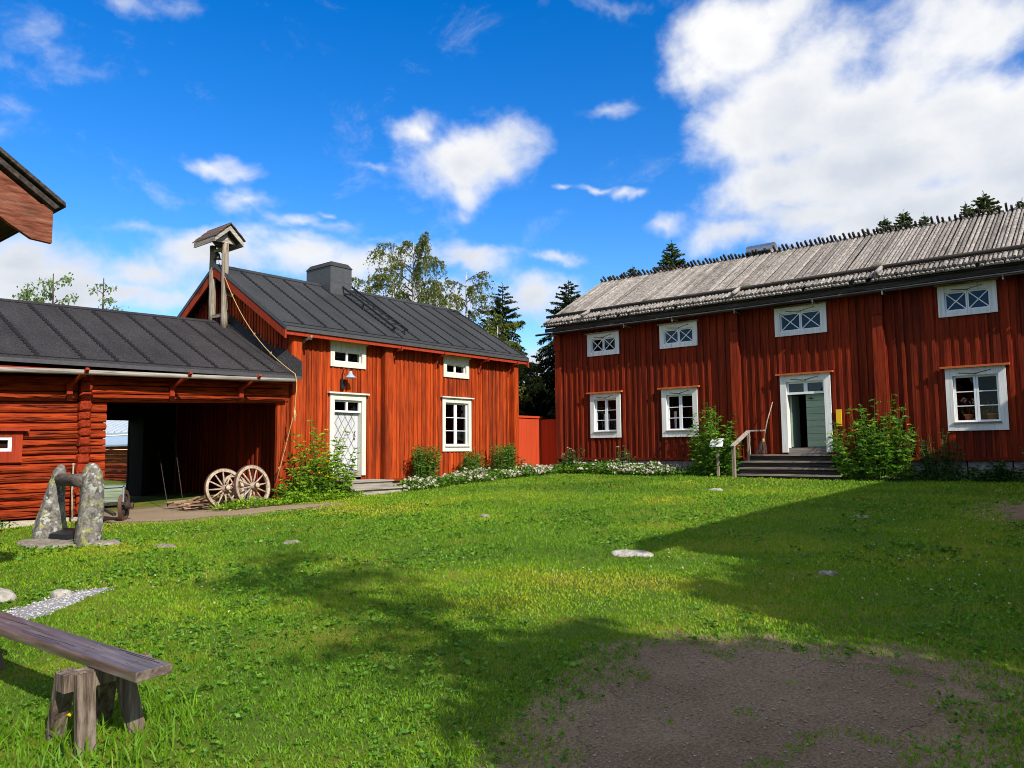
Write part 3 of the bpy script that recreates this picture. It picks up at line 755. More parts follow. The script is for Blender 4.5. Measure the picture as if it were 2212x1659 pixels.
def log_wall(fr, u0, u1, z0, z1, holes, d0=-.16, d1=0., hgt=(.13, .20)):
    mb = MB(); z = z0
    while z < z1 - .03:
        h = min(random.uniform(*hgt), z1 - z)
        if z1 - z - h < .08: h = z1 - z
        spans = [(u0, u1)]
        for (a, b, c, d) in holes:
            if z + h > c + .02 and z < d - .02:
                spans = [s for (p, q) in spans for s in ((p, min(q, a)), (max(p, b), q)) if s[1] - s[0] > .02]
        for (p, q) in spans:
            # hewn log: flat face with worn arrises, long horizontal checks
            prof = [(d0, .008), (d1 - .04, .007), (d1 - .010, .024), (d1 + random.uniform(-.012, .012), h * .3), (d1 + random.uniform(-.012, .014), h * .62), (d1 - .010, h - .022), (d1 - .04, h - .005), (d0, h - .006)]
            seg = max(2, int((q - p) / .45)); us = np.linspace(p, q, seg + 1); vs, fs = [], []
            j = [[(random.uniform(-.006, .006), random.uniform(-.008, .008)) for _ in prof] for _ in us]
            for i, uu in enumerate(us):
                for kk, (dd, zz) in enumerate(prof):
                    jd, jz = j[i][kk] if 0 < kk < 7 else (0, 0); vs.append(fr.pt(uu, dd + jd, z + zz + jz))
            m = len(prof)
            for i in range(seg):
                for kk in range(m): fs.append((i * m + kk, i * m + (kk + 1) % m, (i + 1) * m + (kk + 1) % m, (i + 1) * m + kk))
            fs.append(tuple(range(m))); fs.append(tuple(range(seg * m, seg * m + m))[::-1])
            mb.add(vs, fs)
            for _ in range(int((q - p) * 4)):
                L = random.uniform(.25, 1.1); a = random.uniform(p, max(p + .01, q - L)); zz = z + h * random.uniform(.25, .75)
                e_ = min(a + L, q); th_ = random.uniform(.002, .0055); dz = random.uniform(-.02, .02); mid = (a + e_) / 2
                mb.add([fr.pt(a, d1 + .010, zz - dz), fr.pt(mid, d1 + .014, zz - th_), fr.pt(e_, d1 + .010, zz + dz), fr.pt(mid, d1 + .014, zz + th_), fr.pt(mid, d1 - .02, zz)], [(0, 1, 2, 3), (1, 0, 4), (2, 1, 4), (3, 2, 4), (0, 3, 4)], 0., 1)
        z += h
    return mb


M['crack'] = plain('wood_crack', (.025, .006, .004), (.04, .01, .006), 20, .95)
OPEN = (6.47, 10.28, 0, 2.62); SW = (4.30, 4.83, 1.66, 1.92)
log_wall(FS, .6, 6.47, .42, 2.62, [(SW[0] - .02, SW[1] + .02, SW[2] - .02, SW[3] + .02)]).build('log_wall', [M['redx'], M['crack']], sh, warp)
log_wall(FS, .6, 5.92, 2.62, 3.12, [], hgt=(.2, .25)).build('log_wall', [M['redx'], M['crack']], sh, warp)
log_wall(FS, 6.14, 10.62, 2.62, 3.14, [], d1=.03, hgt=(.15, .19)).build('lintel_beam', [M['redx'], M['crack']], sh, warp)
ck = MB(); ck.box(.62, 6.44, YS + .06, YS + .09, .44, 3.1); ck.box(6.45, 10.3, YS + .05, YS + .08, 2.72, 3.2); ck.build('chinking', M['crack'], sh)
e = MB()   # staggered log ends of the cross wall
z = .46; i = 0
while z < 3.05:
    h = random.uniform(.15, .21); jx = random.uniform(-.025, .025); pr = .13 + random.uniform(-.03, .04)
    p_ = []
    for (dd, ins) in ((.01, 0), (pr - .03, .0), (pr, .03)):
        ring = [(5.94 + ins, ins), (6.135 - ins, ins + .008), (6.15 - ins, h * .5), (6.13 - ins, h - ins), (5.95 + ins, h - ins - .006), (5.93 + ins, h * .45)]
        p_ += [FS.pt(x + jx + random.uniform(-.012, .012), dd, z + zz + random.uniform(-.01, .01)) for x, zz in ring]
    e.add(p_, [(k * 6 + j, k * 6 + (j + 1) % 6, k * 6 + 6 + (j + 1) % 6, k * 6 + 6 + j) for k in (0, 1) for j in range(6)] + [(12, 13, 14, 15, 16, 17)])
    z += h
e.build('log_ends', M['redend'], sh, warp)
FX = FR((6.14, 0, 0), (0, -1, 0), (1, 0, 0))
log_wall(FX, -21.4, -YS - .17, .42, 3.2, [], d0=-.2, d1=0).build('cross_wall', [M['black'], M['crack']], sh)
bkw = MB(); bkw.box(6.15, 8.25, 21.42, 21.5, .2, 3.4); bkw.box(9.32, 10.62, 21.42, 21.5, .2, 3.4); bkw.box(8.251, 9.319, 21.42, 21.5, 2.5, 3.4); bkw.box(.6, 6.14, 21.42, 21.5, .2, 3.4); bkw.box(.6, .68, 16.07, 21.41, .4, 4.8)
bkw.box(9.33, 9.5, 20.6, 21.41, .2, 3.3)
bkw.build('rear_wall', M['black'], sh)  # rear and cross walls blackened to stand in for shade in the bay
jp = MB(); jp.fbox(FS, 10.34, 10.44, -.08, -.001, .35, 2.62); jp.fbox(FS, 10.445, 10.66, -.14, .01, .4, 3.1); jp.build('door_post', M['red'], sh, warp)
ft = MB()
x = .6
while x < 6.1:
    w = random.uniform(.35, .7); ft.fbox(FS, x, min(x + w, 6.2), -.2, .02 + random.uniform(-.03, .05), .1, .40 + random.uniform(-.02, .015)); x += w
ft.build('stone_footing', M['concrete'], sh)
# shed roof, slightly crooked like the logs
e0, e1, r1, r0 = (.3, 15.36, 3.26), (10.66, 15.36, 3.385), (10.66, 18.9, 5.115), (.3, 18.9, 4.85)
slab, seam, nS = felt_roof(e0, e1, r1, r0, .08, .692, M['feltb'])
rf2 = slab.build('roof', M['feltb'], sh); seam.build('roof_seams', M['feltseam'], rf2)
slab, seam, _ = felt_roof((10.66, 22.3, 3.36), (.3, 22.3, 3.25), (.3, 18.9, 4.846), (10.66, 18.9, 5.111), .08, .69, M['feltb']); slab.build('rear_roof', M['feltb'], sh)
fl = MB(); fl.hexa([(10.52, 15.37, 3.39), (10.665, 15.37, 3.39), (10.665, 18.9, 5.12), (10.52, 18.9, 5.12), (10.52, 15.37, 3.41), (10.655, 15.37, 3.74), (10.655, 18.9, 5.48), (10.52, 18.9, 5.14)], .4); fl.build('upstand_flashing', M['feltb'], rf2)
fb = MB(); fb.hexa([(.3, 15.34, 3.19), (10.62, 15.34, 3.31), (10.62, 15.37, 3.31), (.3, 15.37, 3.19), (.3, 15.34, 3.262), (10.62, 15.34, 3.387), (10.62, 15.37, 3.387), (.3, 15.37, 3.262)]); fb.build('eave_drip_edge', M['metaldark'], rf2)
fb = MB(); fb.hexa([(.3, 15.42, 3.02), (6.0, 15.42, 3.10), (6.0, 15.45, 3.10), (.3, 15.45, 3.02), (.3, 15.42, 3.12), (6.0, 15.42, 3.19), (6.0, 15.45, 3.19), (.3, 15.45, 3.12)]); fb.build('eave_board', M['redb'], sh)
sp = MB(); sp.hexa([(.6, 15.5, 3.08), (10.55, 15.5, 3.2), (10.55, YS, 3.40), (.6, YS, 3.28), (.6, 15.5, 3.10), (10.55, 15.5, 3.22), (10.55, YS, 3.42), (.6, YS, 3.30)]); sp.build('eave_soffit', M['redx'], sh)
gt = MB(); gt.tube([(.3, 15.24, 2.93), (3, 15.24, 3.02), (5.5, 15.24, 3.12), (8, 15.24, 3.19), (10.36, 15.24, 3.265)], [.045, .048, .05, .047, .043], 10); gt.build('gutter_pole', M['weatherx'], sh)
for xb in (3.1, 5.75, 7.75, 9.35):
    zz = 2.93 + .034 * xb; b = MB(); b.bar((xb, YS - .02, zz - .22), (xb + .03, 15.26, zz + .0), .06, .05, (1, 0, 0)); b.bar((xb + .03, 15.30, zz - .06), (xb + .04, 15.12, zz + .06), .05, .06, (1, 0, 0)); b.fbox(FS, xb - .05, xb + .05, .02, .09, zz - .5, zz - .16); b.build('gutter_bracket', M['redb'], sh)
# small shed window
win, op = casing(FS, 'window', sh, SW[0] - .16, SW[1] + .17, SW[2] - .2, SW[3] + .12, .165, M['redb'], head=.12, d0=.016, d1=.045, capw=.08, capmat=M['redb'], foot_h=.2)
sashes(FS, win, (op[0], op[1], op[2], op[3]), 2, 1, dd=.015, fw_=.055)
ib = MB(); ib.box(4.0, 5.2, YS + .2, YS + .25, 1.3, 2.2); ib.build('interior', M['black'], sh)
# loft and floor blackened in place of the bay's deep gloom
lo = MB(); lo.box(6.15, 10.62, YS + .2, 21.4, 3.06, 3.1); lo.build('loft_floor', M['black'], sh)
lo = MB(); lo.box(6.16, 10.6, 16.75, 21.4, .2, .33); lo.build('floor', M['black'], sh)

# ------------------------------------------------------------------ long farmhouse with board roof
XF, XK = 20.5, 26.8
FT = FR((XF, 0, 0), (0, -1, 0), (-1, 0, 0))       # u = -y
rh = thing('farmhouse', (XF, 6, .8), 'long dark red farmhouse with silver grey board roof and an open green door', 'house')
Y1, Y0, ZS, ZT = 15.2, -4.0, 1.29, 5.62
ys_ = lambda y: -y
W = lambda yl, yr, z0, z1: (-yl, -yr, z0, z1)
RD = W(7.58, 6.27, 1.455, 3.53)
LOW = [W(13.76, 12.63, 1.95, 3.37), W(11.18, 10.02, 1.93, 3.37), W(3.63, 2.41, 1.94, 3.42), W(-.2, -1.4, 1.94, 3.42)]
UPP = [W(13.83, 12.63, 4.58, 5.30), W(11.19, 9.96, 4.59, 5.31), W(7.66, 6.29, 4.59, 5.37), W(3.69, 2.48, 4.65, 5.40), W(-.2, -1.4, 4.65, 5.4)]
holes = [hole(RD, .1, False)] + [hole(w) for w in LOW + UPP]
wr = batten_wall(FT, -Y1 + .08, -Y0, ZS + .03, ZT, holes, (.17, .25), (.05, .085), .034)
wr.fbox(FT, -Y1 + .3, -Y0, -.02, .055, ZS - .05, ZS + .03)
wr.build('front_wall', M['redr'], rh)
bk = MB(); bk.box(XK - .1, XK, Y0, Y1, .6, ZT); bk.box(XF + .04, XK - .101, Y1 - .18, Y1 - .08, .6, ZT); bk.box(XF + .04, XK - .101, Y0, Y0 + .1, .6, ZT)
for yy in (Y1 - .18, Y0): bk.prism([(XF + .04, yy, ZT + .001), (XK, yy, ZT + .001), (23.65, yy, 7.45)], (0, .1, 0))
bk.build('rear_wall', M['redr'], rh)
ib = MB(); ib.box(XF + .17, XK - .12, Y0 + .1, Y1 - .13, 1.30, 1.38); ib.box(XF + .17, XK - .12, Y0 + .1, Y1 - .13, 3.7, 3.76); ib.box(XF + 1.9, XF + 1.95, Y0 + .1, Y1 - .13, 1.39, 3.69); ib.box(XF + 1.9, XF + 1.95, Y0 + .1, Y1 - .13, 3.77, 5.6); ib.build('interior', M['black'], rh)
fo = MB(); y = Y0
while y < Y1 - .1:
    w = random.uniform(.45, .95)
    if 2.9 < y + w / 2 < 3.2: fo.build('foundation', M['stonefound'], rh); fo = MB()
    else: fo.fbox(FT, -min(y + w - .03, Y1), -y, -.3, -.03 + random.uniform(-.03, .03), .4, ZS - .05 - random.uniform(0, .02))
    y += w
fo.build('foundation', M['stonefound'], rh)
for (yl, yr, pd) in ((15.14, 14.90, .075), (8.93, 8.67, .17), (5.18, 4.90, .17), (-1.9, -2.2, .17)):
    q = MB(); q.fbox(FT, -yl, -yr, .035, pd, ZS - .02, 5.62); q.fbox(FT, -yl + .02, -yr - .02, pd + .001, pd + .02, ZS, 4.88); p = q.build('corner_post', M['redr'], rh)
    q = MB(); q.fbox(FT, -yl - .006, -yr + .006, .03, pd + .045, 4.88, 5.64); q.build('post_cap_board', M['redr'], p)
# roof of round-topped boards in two layers
eX, eZ, rX, rZ = 20.0, 5.70, 23.65, 7.72
dv = np.array([rX - eX, 0, rZ - eZ]); Ls = np.linalg.norm(dv); dv /= Ls; nv = np.array([-dv[2], 0, dv[0]])
rb = MB(); y = Y1 + .02; i = 0
E3 = np.array((0, 1., 0))


def roof_board(mb, y, w, s0, s1, lift, rnd):
    c0 = np.array((eX, y, eZ)) + dv * s0 + nv * lift; c1 = np.array((eX, y, eZ)) + dv * s1 + nv * (lift + random.uniform(-.006, .006)); c1[1] += random.uniform(-.012, .012)
    prof = [(-w / 2, 0), (-w / 2, .022), (-w * .3, .048), (0, .056), (w * .3, .048), (w / 2, .022), (w / 2, 0)]
    cm = (c0 + c1) / 2 + nv * random.uniform(-.012, .012) + E3 * random.uniform(-.008, .008)
    vs = [c + E3 * a + nv * b for c in (c0, cm, c1) for a, b in prof]; m = len(prof)
    fs = [(k * m + j, k * m + (j + 1) % m, (k + 1) * m + (j + 1) % m, (k + 1) * m + j) for k in (0, 1) for j in range(m)] + [tuple(range(m))[::-1], tuple(range(2 * m, 3 * m))]
    mb.add(vs, fs, rnd)


while y > Y0 - .3:
    w = random.uniform(.09, .122)
    roof_board(rb, y, w * random.uniform(.70, .84), random.uniform(-.012, .012), Ls + (random.uniform(.02, .06) if i % 2 else random.uniform(-.02, .02)), .045 + (.02 if i % 2 else 0), random.random())
    if random.random() < .9: roof_board(rb, y + w * .5, w * .9, random.uniform(-.10, -.075), .6, -.015, random.random())
    y -= w * .95; i += 1
roof = rb.build('roof', M['silver'], rh)
pg = MB(); y = Y1; dv2 = np.array([-dv[0], 0, dv[2]])
while y > Y0 - .3:   # ends of the far slope's boards standing past the ridge
    s = random.uniform(.30, .44); w = random.uniform(.05, .075)
    pg.bar(np.array((rX + .06, y, rZ - .02)) - dv2 * .1, np.array((rX + .06, y + random.uniform(-.02, .02), rZ - .02)) + dv2 * s, w, .05, (0, 1, 0)); y -= random.uniform(.10, .16)
pg.build('ridge_board_ends', M['darkwood'], roof)
rs = MB(); rs.hexa([(rX - .01, Y0 - .3, rZ - .02), (rX - .01, Y1, rZ - .02), (XK + .5, Y1, eZ), (XK + .5, Y0 - .3, eZ), (rX - .01, Y0 - .3, rZ + .05), (rX - .01, Y1, rZ + .05), (XK + .5, Y1, eZ + .07), (XK + .5, Y0 - .3, eZ + .07)]); rs.build('rear_roof', M['silver'], rh)
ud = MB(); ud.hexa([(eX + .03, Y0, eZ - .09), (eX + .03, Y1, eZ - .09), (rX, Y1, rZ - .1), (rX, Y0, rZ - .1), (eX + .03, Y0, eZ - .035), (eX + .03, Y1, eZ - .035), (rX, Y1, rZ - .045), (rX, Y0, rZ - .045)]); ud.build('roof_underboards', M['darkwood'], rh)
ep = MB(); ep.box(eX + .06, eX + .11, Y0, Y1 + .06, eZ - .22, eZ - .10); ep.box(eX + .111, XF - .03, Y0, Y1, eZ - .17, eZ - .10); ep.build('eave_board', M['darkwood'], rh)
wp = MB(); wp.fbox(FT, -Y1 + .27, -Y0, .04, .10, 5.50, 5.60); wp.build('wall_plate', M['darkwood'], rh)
gu = MB(); gu.tube([(20.10, Y0, 5.40), (20.10, 5, 5.415), (20.10, 10, 5.425), (20.10, 15.68, 5.43)], .034, 10); gut = gu.build('gutter_pole', M['darkwood'], rh)
gu = MB(); gu.box(20.06, 20.072, Y0, 15.66, 5.435, 5.46); gu.build('gutter_lip', M['weathery'], gut)
for yy in (14.95, 12.2, 10.55, 8.63, 6.5, 4.82, 2.3, .2):
    b = MB(); b.bar((XF - .02, yy, 5.36), (20.03, yy, 5.38), .03, .03); b.bar((20.045, yy, 5.31), (20.025, yy, 5.44), .03, .02, (1, 0, 0)); b.build('gutter_hook', M['weathery'], gut)
bl = MB(); c0 = np.array((eX, 0, eZ)) + dv * .42 + nv * .15
bl.tube([(c0[0], 15.35, c0[2]), (c0[0], 12, c0[2] + .02), (c0[0], 8, c0[2] - .005), (c0[0], 4, c0[2] + .02), (c0[0], 0, c0[2]), (c0[0], Y0, c0[2])], [.045, .05, .055, .052, .05, .05], 10); bl.build('ballast_log', M['darkwood'], roof)
for yy in (13.6, 8.55, 4.85, 1.2):
    bl = MB(); bl.tube([(c0[0] + .05, yy, c0[2] + .05), (c0[0] - .18, yy + .03, c0[2] - .08), (c0[0] - .42, yy + .04, c0[2] - .19)], [.045, .06, .055], 8); bl.build('ballast_peg', M['silver'], roof)
# windows of the long house
for w in LOW:
    win, op = casing(FT, 'window', rh, *w, .15, M['whiteb'], head=.19, d0=.036, d1=.07, capw=.09, capmat=M['cap'], caph=.035, capd=.16, foot_h=.20, lozenge=True)
    sashes(FT, win, op, 2, 3, fw_=.045, glass=M['glass'], dd=-.03)
    s = MB(); s.fbox(FT, op[0] - .02, op[1] + .02, -.01, .10, op[2] - .035, op[2] - .002); s.build('sill', M['weathery'], win)
for w in UPP:
    win, op = casing(FT, 'window', rh, *w, .14, M['whiteb'], head=.17, d0=.036, d1=.07, capw=.05, capmat=M['weathery'], caph=.03, capd=.12, foot_h=.13, lozenge=True)
    sashes(FT, win, op, 2, 1, cross=True, fw_=.03, glass=M['glassb'], dd=.01)
dfr, op = casing(FT, 'door', rh, *RD, .16, M['whiteb'], head=.19, d0=.036, d1=.075, capw=.09, capmat=M['cap'], caph=.035, capd=.16, foot=False, lozenge=True)
a, b, c, d = op; c = 1.46
t_ = MB(); t_.fbox(FT, a, b, -.06, .0, d - .34, d - .28); t_.fbox(FT, a, b, -.06, .0, d - .05, d)
for q in (a, (a + b) / 2 - .05, b - .05): t_.fbox(FT, q, q + (.1 if a < q < b - .06 else .05), -.06, .0, d - .279, d - .051)
t_.build('transom_frame', M['sash'], dfr)
g = MB(); g.add([FT.pt(a, -.04, d - .28), FT.pt(b, -.04, d - .28), FT.pt(b, -.04, d - .05), FT.pt(a, -.04, d - .05)], [(0, 1, 2, 3)]); g.build('transom_pane', M['glassb'], dfr)
# right-hand leaf of horizontal boards, left leaf folded open inside
z = c + .14; lf = MB(); zt = d - .345; um = a + (b - a) * .46; nb = 8; hb = (zt - z) / nb
for k in range(nb): lf.fbox(FT, um, b - .005, -.15, -.105 + random.uniform(-.003, .003), z + k * hb + .004, z + (k + 1) * hb - .004)
lf.fbox(FT, um + .01, b - .01, -.17, -.152, z, zt); leaf = lf.build('door_leaf', M['greendoor'], dfr)
hd = MB(); hd.fbox(FT, um + .07, um + .2, -.103, -.09, zt - .12, zt - .10); hd.fbox(FT, um + .125, um + .145, -.103, -.09, zt - .15, zt - .07); hd.build('latch', M['iron'], leaf)
lf = MB(); lf.fbox(FR((XF, 0, 0), (0, -1, 0), (-1, 0, 0)), a + .005, a + .05, -.75, -.17, z, zt); lf.build('open_door_leaf', M['greendoor'], dfr)
th = MB(); th.fbox(FT, a - .02, b + .02, -.2, .03, 1.41, 1.58); th.build('threshold', M['weathery'], dfr)
# tin hood over the flue
hm = thing('flue_hood', (23.75, 9.2, 7.8), 'arched grey tin hood over the flue on the silver board roof', 'chimney hood')
b = MB(); n_ = 12; vs, fs = [], []
for yy in (8.8, 9.65):
    for r in (.27, .255):
        for k in range(n_ + 1):
            t = pi * (k / n_) * 1.04 - .06; vs.append((23.75 - r * 1.05 * cos(t), yy, 7.88 + r * sin(t) * .95))
m = n_ + 1
for k in range(n_): fs += [(k, k + 1, 2 * m + k + 1, 2 * m + k), (m + k, m + k + 1, 3 * m + k + 1, 3 * m + k), (k, k + 1, m + k + 1, m + k), (2 * m + k, 2 * m + k + 1, 3 * m + k + 1, 3 * m + k)]
b.add(vs, fs, .5, 0, True); b.build('hood_sheet', M['galv'], hm)
b = MB()
for yy in (8.9, 9.5): b.box(23.5, 23.54, yy, yy + .04, 7.6, 7.9); b.box(23.97, 24.01, yy, yy + .04, 7.5, 7.9)
b.box(23.55, 23.96, 8.95, 9.5, 7.4, 7.88); b.build('flue', M['metaldark'], hm)

# ------------------------------------------------------------------ orange fence between the houses
fn = thing('board_fence', (20, 16, .8), 'smooth orange red board fence closing the gap between the two houses', 'fence')
FF = FR((0, 16.05, 0), (1, 0, 0), (0, -1, 0)); b = MB(); x = 19.30
while x < 20.74:
    w = min(random.uniform(.19, .27), 20.76 - x); b.fbox(FF, x + .003, x + w - .003, 0, .025 + random.uniform(-.002, .002), .86, 2.66); x += w
b.build('boards', M['orange'], fn)
b = MB(); b.fbox(FF, 19.3, 20.80, -.06, .07, 2.662, 2.73); b.build('top_rail', M['orange'], fn)
b = MB(); yy = 15.24
while yy < 15.95:
    b.box(20.76, 20.79, yy, yy + .155, .86, 2.62); yy += .16
b.build('return_boards', M['orange'], fn)
b = MB(); b.fbox(FF, 19.3, 20.8, -.03, .03, .76, .855); b.build('sole_plate', M['darkwood'], fn)

# ------------------------------------------------------------------ bell tower on the shed roof
bt = thing('bell_tower', (10.35, 18.7, 5.0), 'weathered grey two post bell tower with little gabled roof on the shed roof', 'bell tower')


def rough_post(mb, p0, p1, r0, r1, n=8, seg=7):
    p0, p1 = np.array(p0, float), np.array(p1, float)
    mb.tube([p0 + (p1 - p0) * k / seg + np.array((random.uniform(-.012, .012), random.uniform(-.012, .012), 0)) for k in range(seg + 1)], [(r0 + (r1 - r0) * k / seg) * random.uniform(.94, 1.06) for k in range(seg + 1)], n)


b = MB(); rough_post(b, (10.36, 18.44, 4.82), (10.36, 18.47, 7.12), .095, .085); b.build('post', M['weather'], bt)
b = MB(); rough_post(b, (10.36, 19.06, 5.02), (10.36, 19.10, 7.16), .10, .085); b.build('post', M['weather'], bt)
b = MB(); b.bar((10.36, 18.5, 5.2), (10.36, 19.0, 5.22), .1, .09); b.bar((10.36, 18.38, 5.72), (10.68, 18.36, 5.74), .05, .06); b.bar((10.36, 18.52, 6.98), (10.36, 19.05, 7.0), .08, .08); b.build('crossbar', M['weathery'], bt)
ay, by, rzz, ez, hw = 18.2, 19.3, 7.56, 7.18, .41
for s_ in (-1, 1):
    b = MB(); n_ = 5
    for k in range(n_):
        t0, t1 = k / n_, (k + 1) / n_ + .02
        f = lambda t, o: (10.33 + s_ * hw * 1.04 * (1 - t), rzz + .03 - (rzz - ez + .02) * (1 - t) + o)
        (xa, za), (xb, zb) = f(t0, .012 * (k % 2)), f(t1, .012 * (k % 2))
        b.hexa([(xa, ay - .06, za), (xb, ay - .06, zb), (xb, by + .06, zb), (xa, by + .06, za), (xa, ay - .06, za + .025), (xb, ay - .06, zb + .025), (xb, by + .06, zb + .025), (xa, by + .06, za + .025)])
    b.build('roof_slope', M['bellroof'], bt)
for yy in (ay, by - .04):
    b = MB()
    for s_ in (-1, 1): b.prism([(10.33 + s_ * .002, yy, rzz), (10.33 + s_ * hw, yy, ez), (10.33 + s_ * hw, yy, ez - .13), (10.33 + s_ * .002, yy, rzz - .14)], (0, .04, 0))
    b.build('bargeboard', M['weatherx'], bt)
b = MB(); b.prism([(10.05, ay + .2, 7.12), (10.62, ay + .2, 7.12), (10.34, ay + .2, 7.36)], (0, .06, 0)); b.bar((10.33, ay + .23, 7.12), (10.33, ay + .23, 7.5), .09, .08, (0, 1, 0)); b.build('gable_brace', M['weatherx'], bt)
b = MB(); b.box(9.91, 9.95, ay + .05, by - .05, ez - .12, ez - .0); b.box(10.71, 10.75, ay + .05, by - .05, ez - .12, ez); b.build('eave_board', M['weathery'], bt)
b = MB(); b.lathe((10.36, 18.86, 6.76), [(.02, .17), (.05, .165), (.07, .1), (.08, .04), (.105, 0)], 14); b.build('bell', M['iron'], bt)
b = MB(); b.tube([(10.36, 18.86, 6.96), (10.36, 18.86, 6.9)], .015); b.build('bell_hanger', M['iron'], bt)
rp = MB(); pts = [(10.34, 18.84, 6.78), (10.34, 18.56, 6.42), (10.3, 18.42, 6.22)]
rp.tube(pts, .008, 6)
p0, p1 = np.array((10.30, 18.36, 6.2)), np.array((10.42, 15.3, 3.42)); pts = []
for k in range(15):
    t = k / 14; p = p0 + (p1 - p0) * t; p[2] -= .42 * 4 * t * (1 - t) * .72 * (1.12 - .25 * t); p[0] -= .1 * sin(pi * t); pts.append(p)
pts = [p for p in pts]
rp.tube(pts, .009, 6)
rp.tube([p1, (10.42, 15.24, 3.2), (10.42, 15.3, 2.6), (10.40, 15.55, 1.9), (10.33, 15.7, 1.3), (10.24, 15.72, .95)], .009, 6)
for q in (pts[2], pts[7], pts[10], np.array((10.41, 15.3, 2.62)), np.array((10.28, 15.72, 1.22))):
    rp.tube([q + np.array((0, -.03, .03)), q + np.array((.01, .01, 0)), q + np.array((0, .03, -.05))], [.01, .022, .009], 6)
rp.tube([(10.41, 15.3, 2.62), (10.43, 15.27, 2.45), (10.41, 15.29, 2.3), (10.4, 15.3, 2.58)], .012, 6)
tag(rp.build('bell_rope', M['rope']), 'slack yellow bell rope from the bell tower down over the shed eave to the corner', 'rope')

# ------------------------------------------------------------------ steps, broom, sign, plaque
st = thing('entrance_steps', (12.5, 15.2, .6), 'two weathered plank steps below the pale lattice door', 'steps')
b = MB()
for (x0, x1, y0, y1, z1) in ((11.7, 13.14, 14.93, 16.0 - .2, .87), (11.62, 13.40, 14.60, 14.925, .70)):
    k = 3 if y1 - y0 > .5 else 2
    for i in range(k): b.box(x0, x1, y0 - .03 + (y1 - y0 + .03) * i / k + .003, y0 - .03 + (y1 - y0 + .03) * (i + 1) / k, z1 - .035, z1 + random.uniform(-.004, .004))
b.build('tread', M['weatherx'], st)
b = MB(); b.box(11.72, 13.12, 14.95, 14.99, .30, .834); b.box(11.72, 11.76, 14.991, 15.8, .3, .834); b.box(13.08, 13.12, 14.991, 15.8, .3, .834); b.box(11.66, 13.36, 14.63, 14.67, .3, .664); b.box(11.66, 11.70, 14.671, 14.93, .3, .664); b.box(13.32, 13.36, 14.671, 14.93, .3, .664); b.build('riser', M['weatherx'], st)

st = thing('entrance_steps', (20, 7, .8), 'four dark plank steps with a wooden handrail below the open green door', 'steps')
for (x, yl, yr, z) in ((20.20, 8.42, 6.10, 1.405), (19.90, 8.48, 5.86, 1.235), (19.60, 8.47, 5.80, 1.065), (19.30, 8.38, 5.78, .905)):
    b = MB(); x1 = 20.27 if x > 20.1 else x + .30
    if x > 20.1: x1 = XF - .08
    for i in range(2): b.box(x + (x1 - x) * i / 2 - (.03 if i == 0 else 0), x + (x1 - x) * (i + 1) / 2 - .004, yr, yl, z - .04, z + random.uniform(-.003, .003))
    b.build('tread', M['weathery'], st)
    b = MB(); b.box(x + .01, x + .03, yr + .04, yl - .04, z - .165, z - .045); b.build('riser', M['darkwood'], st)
b = MB()
for yy in (8.36, 7.1, 5.98):
    b.prism([(19.34, yy, .72), (XF - .1, yy, .72), (XF - .1, yy, 1.36), (20.24, yy, 1.36), (20.24, yy, 1.19), (19.94, yy, 1.19), (19.94, yy, 1.02), (19.64, yy, 1.02), (19.64, yy, .86), (19.34, yy, .86)], (0, .05, 0))
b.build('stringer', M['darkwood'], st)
b = MB(); b.bar((19.24, 8.44, .72), (19.24, 8.44, 1.64), .07, .08, (0, 1, 0)); b.bar((20.30, 8.46, 1.1), (20.30, 8.46, 2.02), .07, .07, (0, 1, 0)); b.build('rail_post', M['weather'], st)
b = MB(); b.bar((19.14, 8.43, 1.63), (20.32, 8.46, 2.05), .11, .045); b.bar((20.33, 8.50, 2.055), (20.34, 8.02, 2.055), .09, .04); b.build('handrail', M['weatherx'], st)

br = thing('besom_broom', (20.3, 8.0, 1.41), 'twig besom broom with pale handle leaning on the red wall by the steps', 'broom')
b = MB(); b.tube([(20.12, 7.98, 1.76), (20.24, 7.90, 2.3), (20.40, 7.79, 2.82)], [.016, .015, .013], 7); b.build('handle', M['weather'], br)
b = MB()
for k in range(150):
    a = random.uniform(0, 2 * pi); r = sqrt(random.random()); top = np.array((20.12 + .02 * r * cos(a), 7.975 + .03 * r * sin(a), 1.82)); bot = np.array((20.10 + .10 * r * cos(a), 8.02 + .19 * r * sin(a) + .02, 1.42 + random.uniform(0, .05)))
    b.tube([top, top * .5 + bot * .5 + np.array((random.uniform(-.01, .01), random.uniform(-.02, .02), 0)), bot], [.004, .003, .002], 3, caps=False)
b.build('twigs', M['twig'], br)
b = MB(); b.lathe((20.115, 7.975, 1.79), [(.03, -.05), (.042, -.03), (.03, -.015), (.042, 0), (.03, .015), (.038, .04)], 10); b.build('binding', M['rope'], br)

